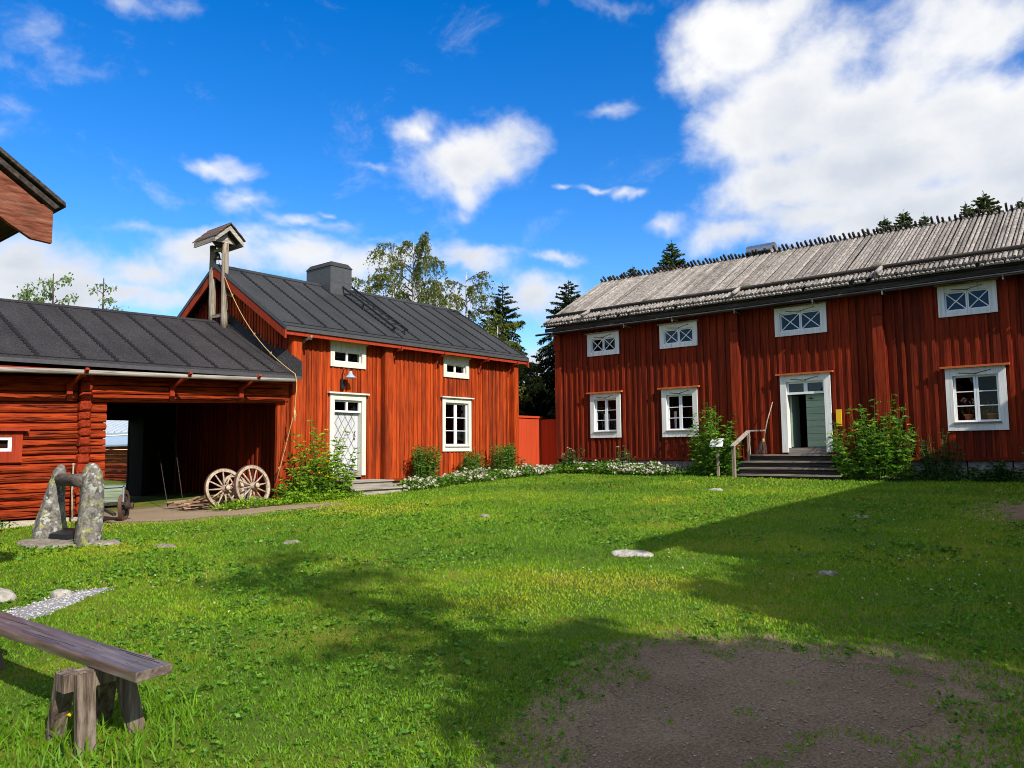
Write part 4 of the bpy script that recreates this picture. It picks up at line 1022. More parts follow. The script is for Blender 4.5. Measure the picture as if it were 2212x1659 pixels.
sg = thing('info_sign', (19.6, 9.06, .8), 'small white information board on a grey post standing in the lawn', 'sign')
b = MB(); b.bar((19.62, 9.06, .7), (19.62, 9.06, 1.72), .06, .06, (0, 1, 0)); b.build('post', M['weather'], sg)
FSg = FR((19.56, 9.08, 1.63), (0, -1, 0), (-1, 0, 0)); dU = np.array((.13, 0, .22)); dN = unit(np.array((-.22, 0, .13)))
o = np.array((19.54, 9.26, 1.62)); wv = np.array((0, -.37, 0))
b = MB(); b.hexa([o, o + wv, o + wv + dU, o + dU, o + dN * .02, o + wv + dN * .02, o + wv + dU + dN * .02, o + dU + dN * .02]); bd = b.build('board', M['signface'], sg)
b = MB(); b2 = MB()
for r, (s, L0, L1) in enumerate(((.86, .18, .84), (.70, .10, .72), (.60, .10, .90), (.51, .10, .86), (.42, .10, .90), (.33, .10, .66), (.18, .10, .35))):
    x = L0
    while x < L1:
        w = random.uniform(.03, .085); p = o + wv * x + dU * s + dN * .0215; q = o + wv * min(x + w, L1) + dU * s + dN * .0215
        (b2 if r in (0,) else b).bar(p, q, .011 if r else .022, .001, dN); x += w + .018
b.build('printed_text', M['ink'], bd); b2.build('printed_heading', M['inkred'], bd)
b = MB(); b.box(20.40, 20.44, 6.02, 6.15, 2.12, 2.55); pq = thing('wall_plaque', (20.42, 6.08, 2.12), 'narrow upright yellow plaque on the red wall right of the green door', 'plaque'); b.build('plate', M['yellow'], pq)
b = MB(); b.box(20.44, 20.48, 6.06, 6.11, 2.2, 2.47); b.build('mount', M['darkwood'], pq)

# pots on the sill, curtains
for (y, lab, fl_) in ((3.22, 'terracotta pot with a white flowering geranium on the window sill nearest the right edge', True), (2.76, 'terracotta pot of trailing leaves beside the white geranium on the window sill', False)):
    t = thing('flower_pot', (20.68, y, 2.16), lab, 'potted plant'); b = MB(); b.lathe((20.68, y, 2.16), [(.07, 0), (.095, .13), (.11, .13), (.11, .17), (.095, .17), (.085, .15)], 14); b.build('pot', M['terracotta'], t)
    n = 26; a = RNG.uniform(0, 2 * pi, n); P = np.stack([20.68 + .06 * np.cos(a), y + .10 * np.sin(a), 2.34 + RNG.uniform(0, .16 if fl_ else .06, n)], -1); leaves('foliage', P, np.stack([np.cos(a), np.sin(a), RNG.uniform(-.3, .6, n)], -1), .09, .08, M['rose'], t)
    b = MB(); b.tube([(20.68, y, 2.32), (20.66, y + .03, 2.5), (20.66, y + .07, 2.62)], .008, 5); b.tube([(20.68, y, 2.32), (20.66, y - .05, 2.6)], .008, 5); b.build('stem', M['stem'], t)
    if fl_:
        n = 46; c = np.where(RNG.random(n)[:, None] < .5, np.array((20.66, y + .09, 2.66)), np.array((20.66, y - .07, 2.64))); D = unit(RNG.normal(size=(n, 3))); leaves('blossom', c + D * .035, D, .04, .04, M['petalw'], t)
for (y0, y1, z0, z1, lab) in ((13.42, 13.20, 2.13, 2.72, 'white lace curtain gathered inside the window nearest the orange fence'), (10.93, 10.82, 2.12, 2.70, 'narrow white curtain inside the window left of the tall green bush')):
    b = MB(); n_ = 14; vs, fs = [], []
    for k in range(n_ + 1):
        t = k / n_; yy = y0 + (y1 - y0) * t
        for j in range(4): vs.append((20.72 + .02 * sin(k * 1.7), yy + (.04 * (1 - j / 3) * (t - .5)), z0 + (z1 - z0) * j / 3))
    for k in range(n_): fs += [(k * 4 + j, k * 4 + 4 + j, k * 4 + 5 + j, k * 4 + 1 + j) for j in range(3)]
    b.add(vs, fs, .5, 0, True); tag(b.build('curtain', M['fabric']), lab, 'curtain')

# ------------------------------------------------------------------ wheels, cart, boards, poles
def make_wheel(name, R, mat_r, mat_s, parent=None, loc=(0, 0, 0), nsp=12, tyre=True):
    """A wagon wheel at the origin, axle along local y."""
    o = bpy.data.objects.new(name, None); COL.objects.link(o); o.location = loc
    if parent is not None: o.parent = parent; o.location = np.array(loc) - np.array(parent.location)
    def loc_build(b, n, m):
        x = b.build(n, m); x.parent = o; return x
    b = MB(); n_ = 40; vs, fs = [], []
    for k in range(n_):
        t = 2 * pi * k / n_
        for (r, y) in ((R, -.03), (R, .03), (R - .06, .026), (R - .06, -.026)): vs.append((r * cos(t), y, r * sin(t)))
    for k in range(n_):
        k2 = (k + 1) % n_
        for j in range(4): fs.append((k * 4 + j, k * 4 + (j + 1) % 4, k2 * 4 + (j + 1) % 4, k2 * 4 + j))
    b.add(vs, fs, .6); loc_build(b, 'rim', mat_r)
    if tyre:
        b = MB(); vs, fs = [], []
        for k in range(n_):
            t = 2 * pi * k / n_
            for (r, y) in ((R + .013, -.031), (R + .013, .031), (R + .001, .031), (R + .001, -.031)): vs.append((r * cos(t), y, r * sin(t)))
        for k in range(n_):
            k2 = (k + 1) % n_
            for j in range(4): fs.append((k * 4 + j, k * 4 + (j + 1) % 4, k2 * 4 + (j + 1) % 4, k2 * 4 + j))
        b.add(vs, fs, .5); loc_build(b, 'tyre', M['rust'])
    b = MB(); b.lathe((0, 0, 0), [(.035, -.17), (.05, -.165), (.055, -.11), (.075, -.07), (.08, .03), (.06, .09), (.05, .11)], 14, 'y'); loc_build(b, 'hub', mat_s)
    b = MB(); b.lathe((0, 0, 0), [(.056, -.165), (.059, -.165), (.061, -.135), (.056, -.135)], 14, 'y'); loc_build(b, 'hub_band', M['rust'])
    for k in range(nsp):
        t = 2 * pi * (k + .3) / nsp; b = MB(); d = np.array((cos(t), 0, sin(t))); b.tube([d * .06, d * R * .4 + np.array((0, -.006, 0)), d * (R - .05)], [.021, .019, .015], 6); loc_build(b, 'spoke', mat_s)
    return o


WS = 'old wagon wheels leaning in the shed bay'
w1 = make_wheel('wagon_wheel', .43, M['wheelwood'], M['wheelwood'])
tag(w1, 'weathered wagon wheel leaning left of its twin at the wagon bay', 'wheel', WS)
w1.location = (8.61, 15.15, .83); w1.rotation_euler = (radians(-13), radians(8), radians(-4))
w2 = copy_tree(w1); w2['label'] = 'weathered wagon wheel in front of the others, next to the leafy bush'
w2.location = (9.17, 15.0, .865); w2.rotation_euler = (radians(-11), radians(31), radians(3)); w2.scale = (1.06, 1.06, 1.06)
w3 = copy_tree(w1); w3['label'] = 'half hidden wagon wheel lying deepest behind the two leaning wheels'
w3.location = (9.15, 15.62, .74); w3.rotation_euler = (radians(-32), radians(50), radians(-14)); w3.scale = (.9, .9, .9)

ct = thing('farm_cart', (6.2, 15.2, .35), 'small faded green box cart with spoked wheels at the mouth of the wagon bay', 'cart')
b = MB()
for (x0, x1, y0, y1) in ((5.86, 6.42, 14.90, 14.93), (5.86, 6.42, 15.33, 15.36), (6.39, 6.42, 14.935, 15.325), (5.86, 5.89, 14.935, 15.325)):
    for k in range(3): b.box(x0, x1, y0, y1, .70 + k * .098, .795 + k * .098)
b.box(5.862, 6.418, 14.902, 15.358, .993, 1.01); b.build('box', M['cartgreen'], ct)
b = MB(); b.box(5.84, 6.45, 14.86, 15.38, .64, .695); b.build('bed', M['darkwood'], ct)
b = MB(); b.bar((6.405, 14.885, .66), (6.405, 14.885, 1.0), .03, .02, (0, 1, 0)); b.bar((5.86, 14.885, .98), (6.44, 14.885, .99), .02, .03); b.build('corner_strap', M['galv'], ct)
b = MB(); b.bar((5.8, 15.12, .61), (6.6, 15.12, .61), .05, .05); b.bar((6.1, 14.5, .5), (6.1, 15.3, .64), .06, .05); b.build('axle', M['darkwood'], ct)
cw = make_wheel('wheel', .29, M['rust'], M['darkwood'], ct, (6.50, 15.06, .61), 10); cw.rotation_euler = (0, 0, radians(52))
cw2 = copy_tree(cw, ct); cw2.location = (5.82 - 6.2, 15.05 - 15.2, .61 - .35)

bp = thing('board_pile', (8.3, 15.5, .4), 'untidy heap of split boards and slabs lying behind the wagon wheels', 'timber pile')
for k in range(26):
    b = MB(); y = random.uniform(15.35, 16.5); z = gz(8.4, y) + .03 + .018 * (k // 4) + random.uniform(0, .03); x = random.uniform(8.05, 8.9); L = random.uniform(.45, 1.1); a = random.uniform(-.12, .12)
    b.bar((x - .25, y, z + random.uniform(-.02, .03)), (x - .25 + L, y + L * a, z + random.uniform(.0, .06)), random.uniform(.06, .13), .025); b.build('board', M['splitwood'], bp)
for k in range(5):
    b = MB(); x = 7.85 + .16 * k; b.bar((x + .2, 15.7, .58), (x + .2 + random.uniform(.18, .3), 15.5, .68 + random.uniform(-.04, .05)), .09, .03); b.build('board', M['splitwood'], bp)
for (x, lab) in ((8.0, 'thin grey pole leaning in the dark bay, the lower of two'), (8.35, 'thin grey pole leaning in the dark bay, the taller of two')):
    b = MB(); b.tube([(x, 16.4, .45), (x + .55, 18.1, 2.2 if x > 8.1 else 1.8)], .009, 6); tag(b.build('leaning_pole', M['darkwood']), lab, 'pole')
b = MB(); b.tube([(5.78, 15.55, .4), (5.80, 15.66, .9), (5.82, 15.70, 1.38)], [.02, .018, .016], 7); b.lathe((5.82, 15.70, 1.40), [(.012, -.03), (.022, -.02), (.022, .02), (.012, .03)], 7)
tag(b.build('tool_handle', M['weather']), 'pale wooden tool shaft leaning on the log corner behind the stone winch', 'tool')

# ------------------------------------------------------------------ stone winch
def rock_mesh(mb, secs, n=16, jit=.06, seed=0):
    """Loft of irregular rings: (cx, cy, z, rx, ry, power)."""
    r_ = random.Random(seed); vs, fs = [], []
    ph = [r_.uniform(0, 6) for _ in range(4)]
    for i, (cx, cy, z, rx, ry) in enumerate(secs):
        for k in range(n):
            t = 2 * pi * k / n; q = 1 + jit * (sin(3 * t + ph[0] + i * .7) + .7 * sin(5 * t + ph[1] - i * 1.1)) + r_.uniform(-jit, jit) * .6
            c_, s_ = cos(t), sin(t); e = (abs(c_) ** 2.6 + abs(s_) ** 2.6) ** (-1 / 2.6)
            vs.append((cx + rx * q * e * c_, cy + ry * q * e * s_, z + r_.uniform(-.01, .01)))
    m = len(secs)
    for i in range(m - 1):
        for k in range(n):
            k2 = (k + 1) % n; fs.append((i * n + k, i * n + k2, (i + 1) * n + k2, (i + 1) * n + k))
    fs.append(tuple(range(n))[::-1]); fs.append(tuple(range((m - 1) * n, m * n)))
    mb.add(vs, fs, .5, 0, True)


def facet(o, lv=2, disp=.03, size=.12):
    s = o.modifiers.new('sub', 'SUBSURF'); s.levels = s.render_levels = lv
    tx = bpy.data.textures.new('rough', 'CLOUDS'); tx.noise_scale = size; tx.noise_depth = 3
    d = o.modifiers.new('disp', 'DISPLACE'); d.texture = tx; d.strength = disp; d.mid_level = .5; d.texture_coords = 'LOCAL'
    return o


sw = thing('stone_winch', (4.8, 13, .25), 'two lichen covered standing stones carrying a dark log axle between them on a flat slab', 'grindstone stand')
b = MB(); rock_mesh(b, [(4.78, 13.75, .12, .27, .20), (4.77, 13.75, .35, .25, .2), (4.80, 13.75, .7, .18, .17), (4.84, 13.75, 1.0, .13, .15), (4.88, 13.75, 1.25, .105, .13), (4.905, 13.75, 1.38, .07, .09), (4.91, 13.75, 1.44, .03, .05)], seed=3); facet(b.build('standing_stone', M['stone'], sw))
b = MB(); rock_mesh(b, [(4.80, 12.32, .12, .19, .17), (4.81, 12.32, .4, .175, .17), (4.83, 12.32, .8, .165, .165), (4.84, 12.32, 1.1, .155, .16), (4.835, 12.32, 1.32, .135, .14), (4.83, 12.32, 1.42, .09, .10), (4.83, 12.32, 1.46, .05, .06)], seed=8); facet(b.build('standing_stone', M['stone'], sw))
b = MB(); rough_post(b, (4.92, 13.95, 1.19), (4.70, 12.30, 1.20), .10, .105, 12, 6); b.build('log_axle', M['logdark'], sw)
b = MB(); rock_mesh(b, [(4.56, 13.05, .12, .42, .78), (4.56, 13.05, .25, .41, .76), (4.56, 13.05, .285, .37, .72)], 22, .05, 5); facet(b.build('base_slab', M['slab'], sw), 2, .02)
b = MB(); rock_mesh(b, [(5.0, 12.1, .14, .22, .26), (5.0, 12.1, .27, .2, .24), (5.0, 12.1, .31, .15, .18)], 16, .08, 6); facet(b.build('base_slab', M['slab'], sw), 2, .02)
bx = thing('black_case', (4.85, 13.3, .29), 'flat black plastic case with a raised clasp lying on the slab of the stone winch', 'case')
b = MB(); b.hexa([(4.62, 13.35, .29), (4.72, 12.85, .29), (5.1, 13.1, .30), (4.98, 13.6, .30), (4.64, 13.34, .36), (4.73, 12.88, .36), (5.09, 13.12, .41), (4.97, 13.58, .41)]); b.build('lid', M['blackbox'], bx)
b = MB(); b.bar((4.98, 13.05, .36), (4.98, 13.05, .54), .14, .06, (0, 1, 0)); b.bar((4.93, 13.08, .5), (5.07, 13.0, .5), .08, .06); b.build('clasp', M['blackbox'], bx)

# ------------------------------------------------------------------ bench in front
bn = thing('plank_bench', (1.7, 5, .08), 'long worn plank bench on splayed trestle legs, end grain towards the camera', 'bench')
zt = .525
b = MB(); na, nb_ = np.array((1.77, 3.90)), np.array((1.965, 3.925)); fa_, fb_ = np.array((1.56, 7.6)), np.array((1.79, 7.62)); sg_ = 10; vs, fs = [], []
for k in range(sg_ + 1):
    t = k / sg_; l, r = na + (fa_ - na) * t, nb_ + (fb_ - nb_) * t; w = .004
    l = l + random.uniform(-w, w); r = r + random.uniform(-w, w)
    vs += [(l[0], l[1], zt - .05), (r[0], r[1], zt - .05), (r[0], r[1], zt - .008), (r[0] - .006, r[1], zt + random.uniform(-.002, .001)), (l[0] + .006, l[1], zt + random.uniform(-.002, .001)), (l[0], l[1], zt - .008)]
for k in range(sg_): fs += [(k * 6 + j, k * 6 + (j + 1) % 6, k * 6 + 6 + (j + 1) % 6, k * 6 + 6 + j) for j in range(6)]
fs += [tuple(range(6))[::-1], tuple(range(sg_ * 6, sg_ * 6 + 6))]
b.add(vs, fs, .5); seat = b.build('seat', M['benchtop'], bn); bv = seat.modifiers.new('worn', 'BEVEL'); bv.width = .006; bv.segments = 2; bv.limit_method = 'ANGLE'
b = MB()
for k in range(16):
    t = random.uniform(.02, .8); p = na + (fa_ - na) * t; wv_ = (nb_ - na); u = random.uniform(.08, .8); q = p + wv_ * u; an = random.uniform(-.5, .5); L = random.uniform(.02, .09)
    b.bar((q[0], q[1], zt - .0005), (q[0] + L * cos(an), q[1] + L * sin(an), zt - .0005), random.uniform(.0008, .0022), .003)
b.build('scratches', M['benchleg'], seat)
b = MB()
for k in range(9):
    t = random.uniform(.0, .7); p = na + (fa_ - na) * t; u = random.uniform(.1, .9); q = p + (nb_ - na) * u; L = random.uniform(.15, .6); d_ = unit(fa_ - na)
    b.bar((q[0], q[1], zt - .001), (q[0] + d_[0] * L, q[1] + d_[1] * L, zt - .001), random.uniform(.002, .004), .004)
b.build('cracks', M['iron'], seat)
for (cx, cy) in ((1.80, 4.38), (1.70, 6.30), (1.66, 7.35)):
    b = MB(); b.bar((cx - .20, cy - .005, zt - .10), (cx + .26, cy + .02, zt - .095), .085, .088); b.build('crossbeam', M['benchleg'], bn)
    for (dx, dy, fx, fy) in ((-.105, -.06, -.0, -.07), (-.15, .06, .06, .42), (.10, -.02, .17, .04), (.07, .06, .10, .46)):
        b = MB(); z0 = gz(cx, cy) - .06
        b.bar((cx + dx + fx * .6, cy + dy + fy * .45 + (-.02 if dy < 0 else .03), z0), (cx + dx, cy + dy, zt - .06), .09, .042, (0, 1, 0)); b.build('leg', M['benchleg'], bn)
yf = thing('buttercup', (1.62, 4.32, .1), 'single yellow flower growing beside the bench leg', 'flower')
b = MB(); b.tube([(1.60, 4.30, .08), (1.59, 4.28, .2), (1.60, 4.26, .29)], .003, 5); b.build('stem', M['stem'], yf)
n = 7; a = np.arange(n) * 2 * pi / n; leaves('blossom', np.tile((1.60, 4.26, .29), (n, 1)), np.stack([np.cos(a), np.sin(a), .3 + 0 * a], -1), .02, .016, M['petaly'], yf)

# ------------------------------------------------------------------ corner of the near building, building behind, barn to the south
nb2 = thing('outbuilding', (1.5, 8, .1), 'nearby brown building of which only the roof corner and bargeboard reach into view', 'building')
b = MB(); b.prism([(2.46, 7.3, 3.78), (2.36, 7.3, 3.78), (.0, 7.3, 5.36), (.0, 7.3, 4.98), (2.12, 7.3, 3.56), (2.30, 7.3, 3.46), (2.46, 7.3, 3.45)], (0, .05, 0)); b.build('bargeboard', M['brownboard'], nb2)
b = MB(); p = [(2.535, 3.775), (2.53, 3.815), (-1.2, 6.36), (-1.2, 6.31)]; b.prism([(x, 7.22, z) for x, z in p], (0, 5.2, 0)); b.prism([(2.50, 7.26, 3.775), (-1.2, 7.26, 6.27), (-1.2, 7.26, 6.22), (2.46, 7.26, 3.75)], (0, 5.1, 0)); b.prism([(-5.0, 7.22, 3.74), (-5.0, 7.22, 3.80), (-1.201, 7.22, 6.36), (-1.201, 7.22, 6.28)], (0, 5.2, 0)); b.build('roof', M['darkwood'], nb2)
b = MB(); b.box(1.76, 2.36, 7.55, 12.3, 3.70, 3.735); b.build('eave_board', M['darkwood'], nb2)
FN = FR((1.75, 0, 0), (0, -1, 0), (1, 0, 0)); b = log_wall(FN, -12.2, -7.75, .15, 4.0, []); FN2 = FR((0, 7.75, 0), (1, 0, 0), (0, -1, 0)); b3 = log_wall(FN2, -4.2, 1.74, .15, 4.1, []); b.build('log_wall', [M['redx'], M['crack']], nb2); b3.build('gable_wall', [M['redx'], M['crack']], nb2)
b = MB(); b.prism([(1.7, 7.65, 4.11), (-4.2, 7.65, 4.11), (-1.2, 7.65, 6.1)], (0, .08, 0)); b.build('gable_boards', M['redb'], nb2)

db = thing('outbuilding', (12, 30, .2), 'far building with pale metal roof and red log wall seen through the wagon bay', 'building')
FD = FR((12.0, 0, 0), (0, -1, 0), (-1, 0, 0)); log_wall(FD, -40, -25, -.1, 1.9, []).build('log_wall', [M['redx'], M['crack']], db)
b = MB(); b.hexa([(11.8, 25, 1.86), (11.8, 40, 1.86), (12.45, 40, 2.22), (12.45, 25, 2.22), (11.8, 25, 1.92), (11.8, 40, 1.92), (12.45, 40, 2.28), (12.45, 25, 2.28)]); b.build('lower_roof', M['roofblue'], db)
b = MB(); b.hexa([(12.4, 25, 2.30), (12.4, 40, 2.30), (17, 40, 4.6), (17, 25, 4.6), (12.4, 25, 2.38), (12.4, 40, 2.38), (17, 40, 4.68), (17, 25, 4.68)]); up_ = b.build('roof', M['sheet'], db)
b = MB()
for k in range(26): b.bar((12.41, 25.2 + k * .57, 2.41), (17, 25.2 + k * .57, 4.71), .07, .06, (0, 0, 1))
b.build('standing_seams', M['galv'], up_)

bs_ = thing('barn', (14, -4, .5), 'long red barn behind the camera whose shadow lies over the lawn', 'barn')
b = MB(); yr_, zr_ = -3.7, 7.15
b.box(7.0, 24, yr_ - 3.4, yr_ + 2.2, 0, 4.9); b.build('wall', M['redr'], bs_)
b = MB(); b.hexa([(6.5, yr_ + 2.8, 4.6), (24.5, yr_ + 2.8, 4.6), (24.5, yr_, zr_), (6.5, yr_, zr_), (6.5, yr_ + 2.8, 4.7), (24.5, yr_ + 2.8, 4.7), (24.5, yr_, zr_ + .1), (6.5, yr_, zr_ + .1)]); b.hexa([(6.5, yr_ - 4, 4.6), (24.5, yr_ - 4, 4.6), (24.5, yr_ - .002, zr_), (6.5, yr_ - .002, zr_), (6.5, yr_ - 4, 4.7), (24.5, yr_ - 4, 4.7), (24.5, yr_ - .002, zr_ + .1), (6.5, yr_ - .002, zr_ + .1)]); b.build('roof', M['felt'], bs_)
b = MB()
for x in (7.0, 23.9): b.prism([(x, yr_ - 3.4, 4.901), (x, yr_ + 2.2, 4.901), (x, yr_, 6.9)], (.1, 0, 0))
b.build('gable', M['redr'], bs_)

# ------------------------------------------------------------------ stones in the lawn and on the roof
def rock(x, y, rx, ry, h, label, mat='rock', group='stones in the lawn', z=None, name='field_stone', seed=1, cat='stone', sink=.3):
    z0 = gz(x, y) if z is None else z; b = MB(); jt = .07
    if z is None and h < .08: h *= 1.05; sink = .6; jt = .14
    rock_mesh(b, [(x, y, z0 - h * sink, rx, ry), (x, y, z0 + h * .3, rx * .97, ry * .97), (x + rx * .05, y, z0 + h * .75, rx * .8, ry * .8), (x, y, z0 + h, rx * .4, ry * .4)], 14, jt, seed)
    return tag(facet(b.build(name, M[mat]), 2, min(rx, ry) * .2, .1), label, cat, group)


rock(8.05, 4.85, .20, .28, .05, 'pale flat stone at the edge of the big shadow in mid lawn', seed=2)
rock(10.03, 9.0, .12, .10, .05, 'small grey stone poking out of the sunlit lawn below the white flowers', mat='slab', seed=3)
rock(16.1, 7.5, .10, .17, .05, 'pale stone in the grass between info sign and dark steps', seed=4)
rock(6.5, 9.6, .14, .12, .03, 'low flat stone in the lawn halfway between stone winch and mid lawn', mat='slab', seed=5)
rock(5.35, 11.0, .10, .28, .03, 'long flat stone sunk in the grass right of the stone winch', mat='slab', seed=6)
rock(2.62, 8.95, .20, .22, .13, 'rounded pale stone at the left edge beside the gravel', seed=7)
rock(3.12, 8.62, .10, .12, .07, 'pointed white stone standing on the gravel path', seed=8)
rock(7.95, 2.55, .07, .10, .04, 'small grey stone deep in the shaded lawn on the right', mat='slab', seed=9)
rock(12.6, 3.5, .10, .16, .035, 'flat stone in the shade below the dark steps', mat='slab', seed=10)
rock(9.35, 15.75, .22, .2, .45, 'lichen covered boulder behind the wagon wheels', 'stone', None, seed=12)
for (y, s, lab) in ((14.7, .16, 'mossy stone weighing the eave log at the left end of the board roof'), (11.6, .17, 'greenish stone on the board roof above the second upper window'), (8.45, .17, 'grey stone on the board roof above the first corner post of the long house'), (4.95, .2, 'largest dark stone on the board roof above the post right of the door')):
    p = np.array((eX, y, eZ)) + dv * .62 + nv * .1
    rock(p[0], y, s * .8, s * 1.3, .13, lab, 'mossrock', 'stones weighing down the roof log', z=p[2], name='roof_stone', seed=int(y * 7))

# ------------------------------------------------------------------ garden plants
def rvec(n): return unit(RNG.normal(size=(n, 3)))


def stem_plant(name, label, cat, cx, cy, rx, ry, hmin, hmax, nst, leaf, mat, lean=.18, flowers=None, nfl=0, lw=.32, per=26, trip=True, group=None, low=.08, shape=True, top_taper=.75):
    """A clump of leafy stems: each stem a curve with leaves up its length."""
    t = thing(name, (cx, cy, gz(cx, cy)), label, cat, group); P, D, L, Fp = [], [], [], []; b = MB()
    for k in range(nst):
        a = random.uniform(0, 2 * pi); r = sqrt(random.random()); bx_, by_ = cx + rx * r * cos(a) * .75, cy + ry * r * sin(a) * .75
        h = random.uniform(hmin, hmax) * (1 - .45 * r ** 2 if shape else 1); z0 = gz(bx_, by_) - .02
        ox, oy = lean * h * r * cos(a) + random.uniform(-.08, .08) * h, lean * h * r * sin(a) + random.uniform(-.08, .08) * h
        f = lambda s: np.array((bx_ + ox * s ** 1.5, by_ + oy * s ** 1.5, z0 + h * s))
        b.tube([f(0), f(.5), f(1)], [.008, .006, .003], 4, caps=False)
        for j in range(int(per * h / hmax)):
            s = low + (1 - low) * (j + random.random()) / (per * h / hmax); p = f(s); an = random.uniform(0, 2 * pi)
            dd = np.array((cos(an), sin(an), random.uniform(-.25, .65))); l = leaf * random.uniform(.6, 1.25) * (1 - (1 - top_taper) * s)
            P.append(p); D.append(dd); L.append(l)
            if trip:
                e = p + unit(dd) * l * .45
                for sg in (-1, 1):
                    an2 = an + sg * .8; P.append(e); D.append(np.array((cos(an2), sin(an2), dd[2] - .1))); L.append(l * .7)
        Fp.append(f(1))
    b.build('stems', M['stem'], t)
    P, D, L = np.array(P), np.array(D), np.array(L); leaves('foliage', P, D, L, L * lw, M[mat], t)
    if flowers and nfl:
        idx = RNG.permutation(len(Fp))[:nfl]
        for i in idx:
            c = Fp[i]; n = 9; a = np.arange(n) * 2 * pi / n; leaves('blossom', np.tile(c, (n, 1)), np.stack([np.cos(a), np.sin(a), .15 + 0 * a], -1), .055, .035, M[flowers], t)
    return t


stem_plant('golden_glow', 'sprawling bright green golden glow bush with yellow blooms between wheels and pale door', 'flowering bush', 10.98, 14.98, .9, .5, .9, 1.95, 62, .18, 'golden', .34, 'petaly', 18, .36, 26, low=.03)
stem_plant('golden_glow', 'low spreading bright green plant against the wagon wheel hub', 'flowering bush', 10.25, 14.85, .6, .4, .35, .8, 40, .17, 'golden', .4, None, 0, .4, 14, low=.02)
stem_plant('golden_glow', 'tall green golden glow clump with few blooms left of the dark steps', 'flowering bush', 19.95, 9.3, .5, .8, 1.3, 2.2, 52, .20, 'golden2', .2, None, 0, .36, 26)
stem_plant('golden_glow', 'tall green golden glow clump with yellow blooms right of the dark steps', 'flowering bush', 19.8, 5.15, .6, 1.05, 1.35, 2.25, 78, .21, 'golden2', .24, 'petaly', 8, .36, 26)
PH = 'dense green phlox shrubs along the house with the black roof'
stem_plant('phlox_shrub', 'dense upright green shrub under the plain red wall between steps and tall window', 'shrub', 14.75, 15.45, .46, .36, .8, 1.12, 74, .13, 'phlox', .1, None, 0, .28, 34, False, PH, shape=False)
stem_plant('phlox_shrub', 'dense green shrub with pale buds under the tall six pane window', 'shrub', 16.62, 15.4, .55, .36, .7, 1.02, 70, .13, 'phlox', .12, 'petalw', 5, .3, 34, False, PH)
stem_plant('phlox_shrub', 'dense green shrub at the right end of the black roofed house near the orange fence', 'shrub', 18.05, 15.4, .52, .36, .78, 1.06, 76, .13, 'phlox', .1, 'petalr', 0, .28, 34, False, PH, shape=False)
stem_plant('hollyhock', 'red flowered plant at the corner post beside the orange fence', 'flowering plant', 19.0, 15.6, .15, .15, .6, .9, 9, .12, 'rose', .2, 'petalr', 6, .5, 12)
stem_plant('rhubarb', 'single plant of broad round pale green leaves in front of the orange fence', 'plant', 19.2, 15.1, .15, .15, .25, .45, 9, .2, 'golden', .5, None, 0, .95, 3, False, low=.8)
RO = 'dark rose bushes against the long house'
for (x, y, rx, ry, h0, h1, n_, lab, fl_) in ((19.95, 14.1, .28, .35, .6, 1.0, 26, 'dark rose bush with white blooms at the left corner of the long house', 6), (20.0, 12.2, .22, .25, .5, 1.0, 16, 'slim dark rose bush between the two left lower windows of the long house', 4),
        (20.05, 3.75, .3, .5, .7, 1.25, 34, 'dark shaded rose bush right of the tall golden glow clump', 0), (20.05, 2.75, .3, .5, .35, .6, 30, 'low shaded bush under the window with flower pots', 0), (20.1, 1.75, .3, .5, .6, 1.2, 34, 'dark shaded rose bush at the right edge of the picture', 0), (20.1, .7, .35, .5, .6, 1.1, 34, 'dark shaded rose bush against the long house beyond the right edge', 0)):
    stem_plant('rose_bush', lab, 'rose bush', x, y, rx, ry, h0, h1, n_, .11, 'rose', .22, 'petalw' if fl_ else None, fl_, .42, 24, True, RO)


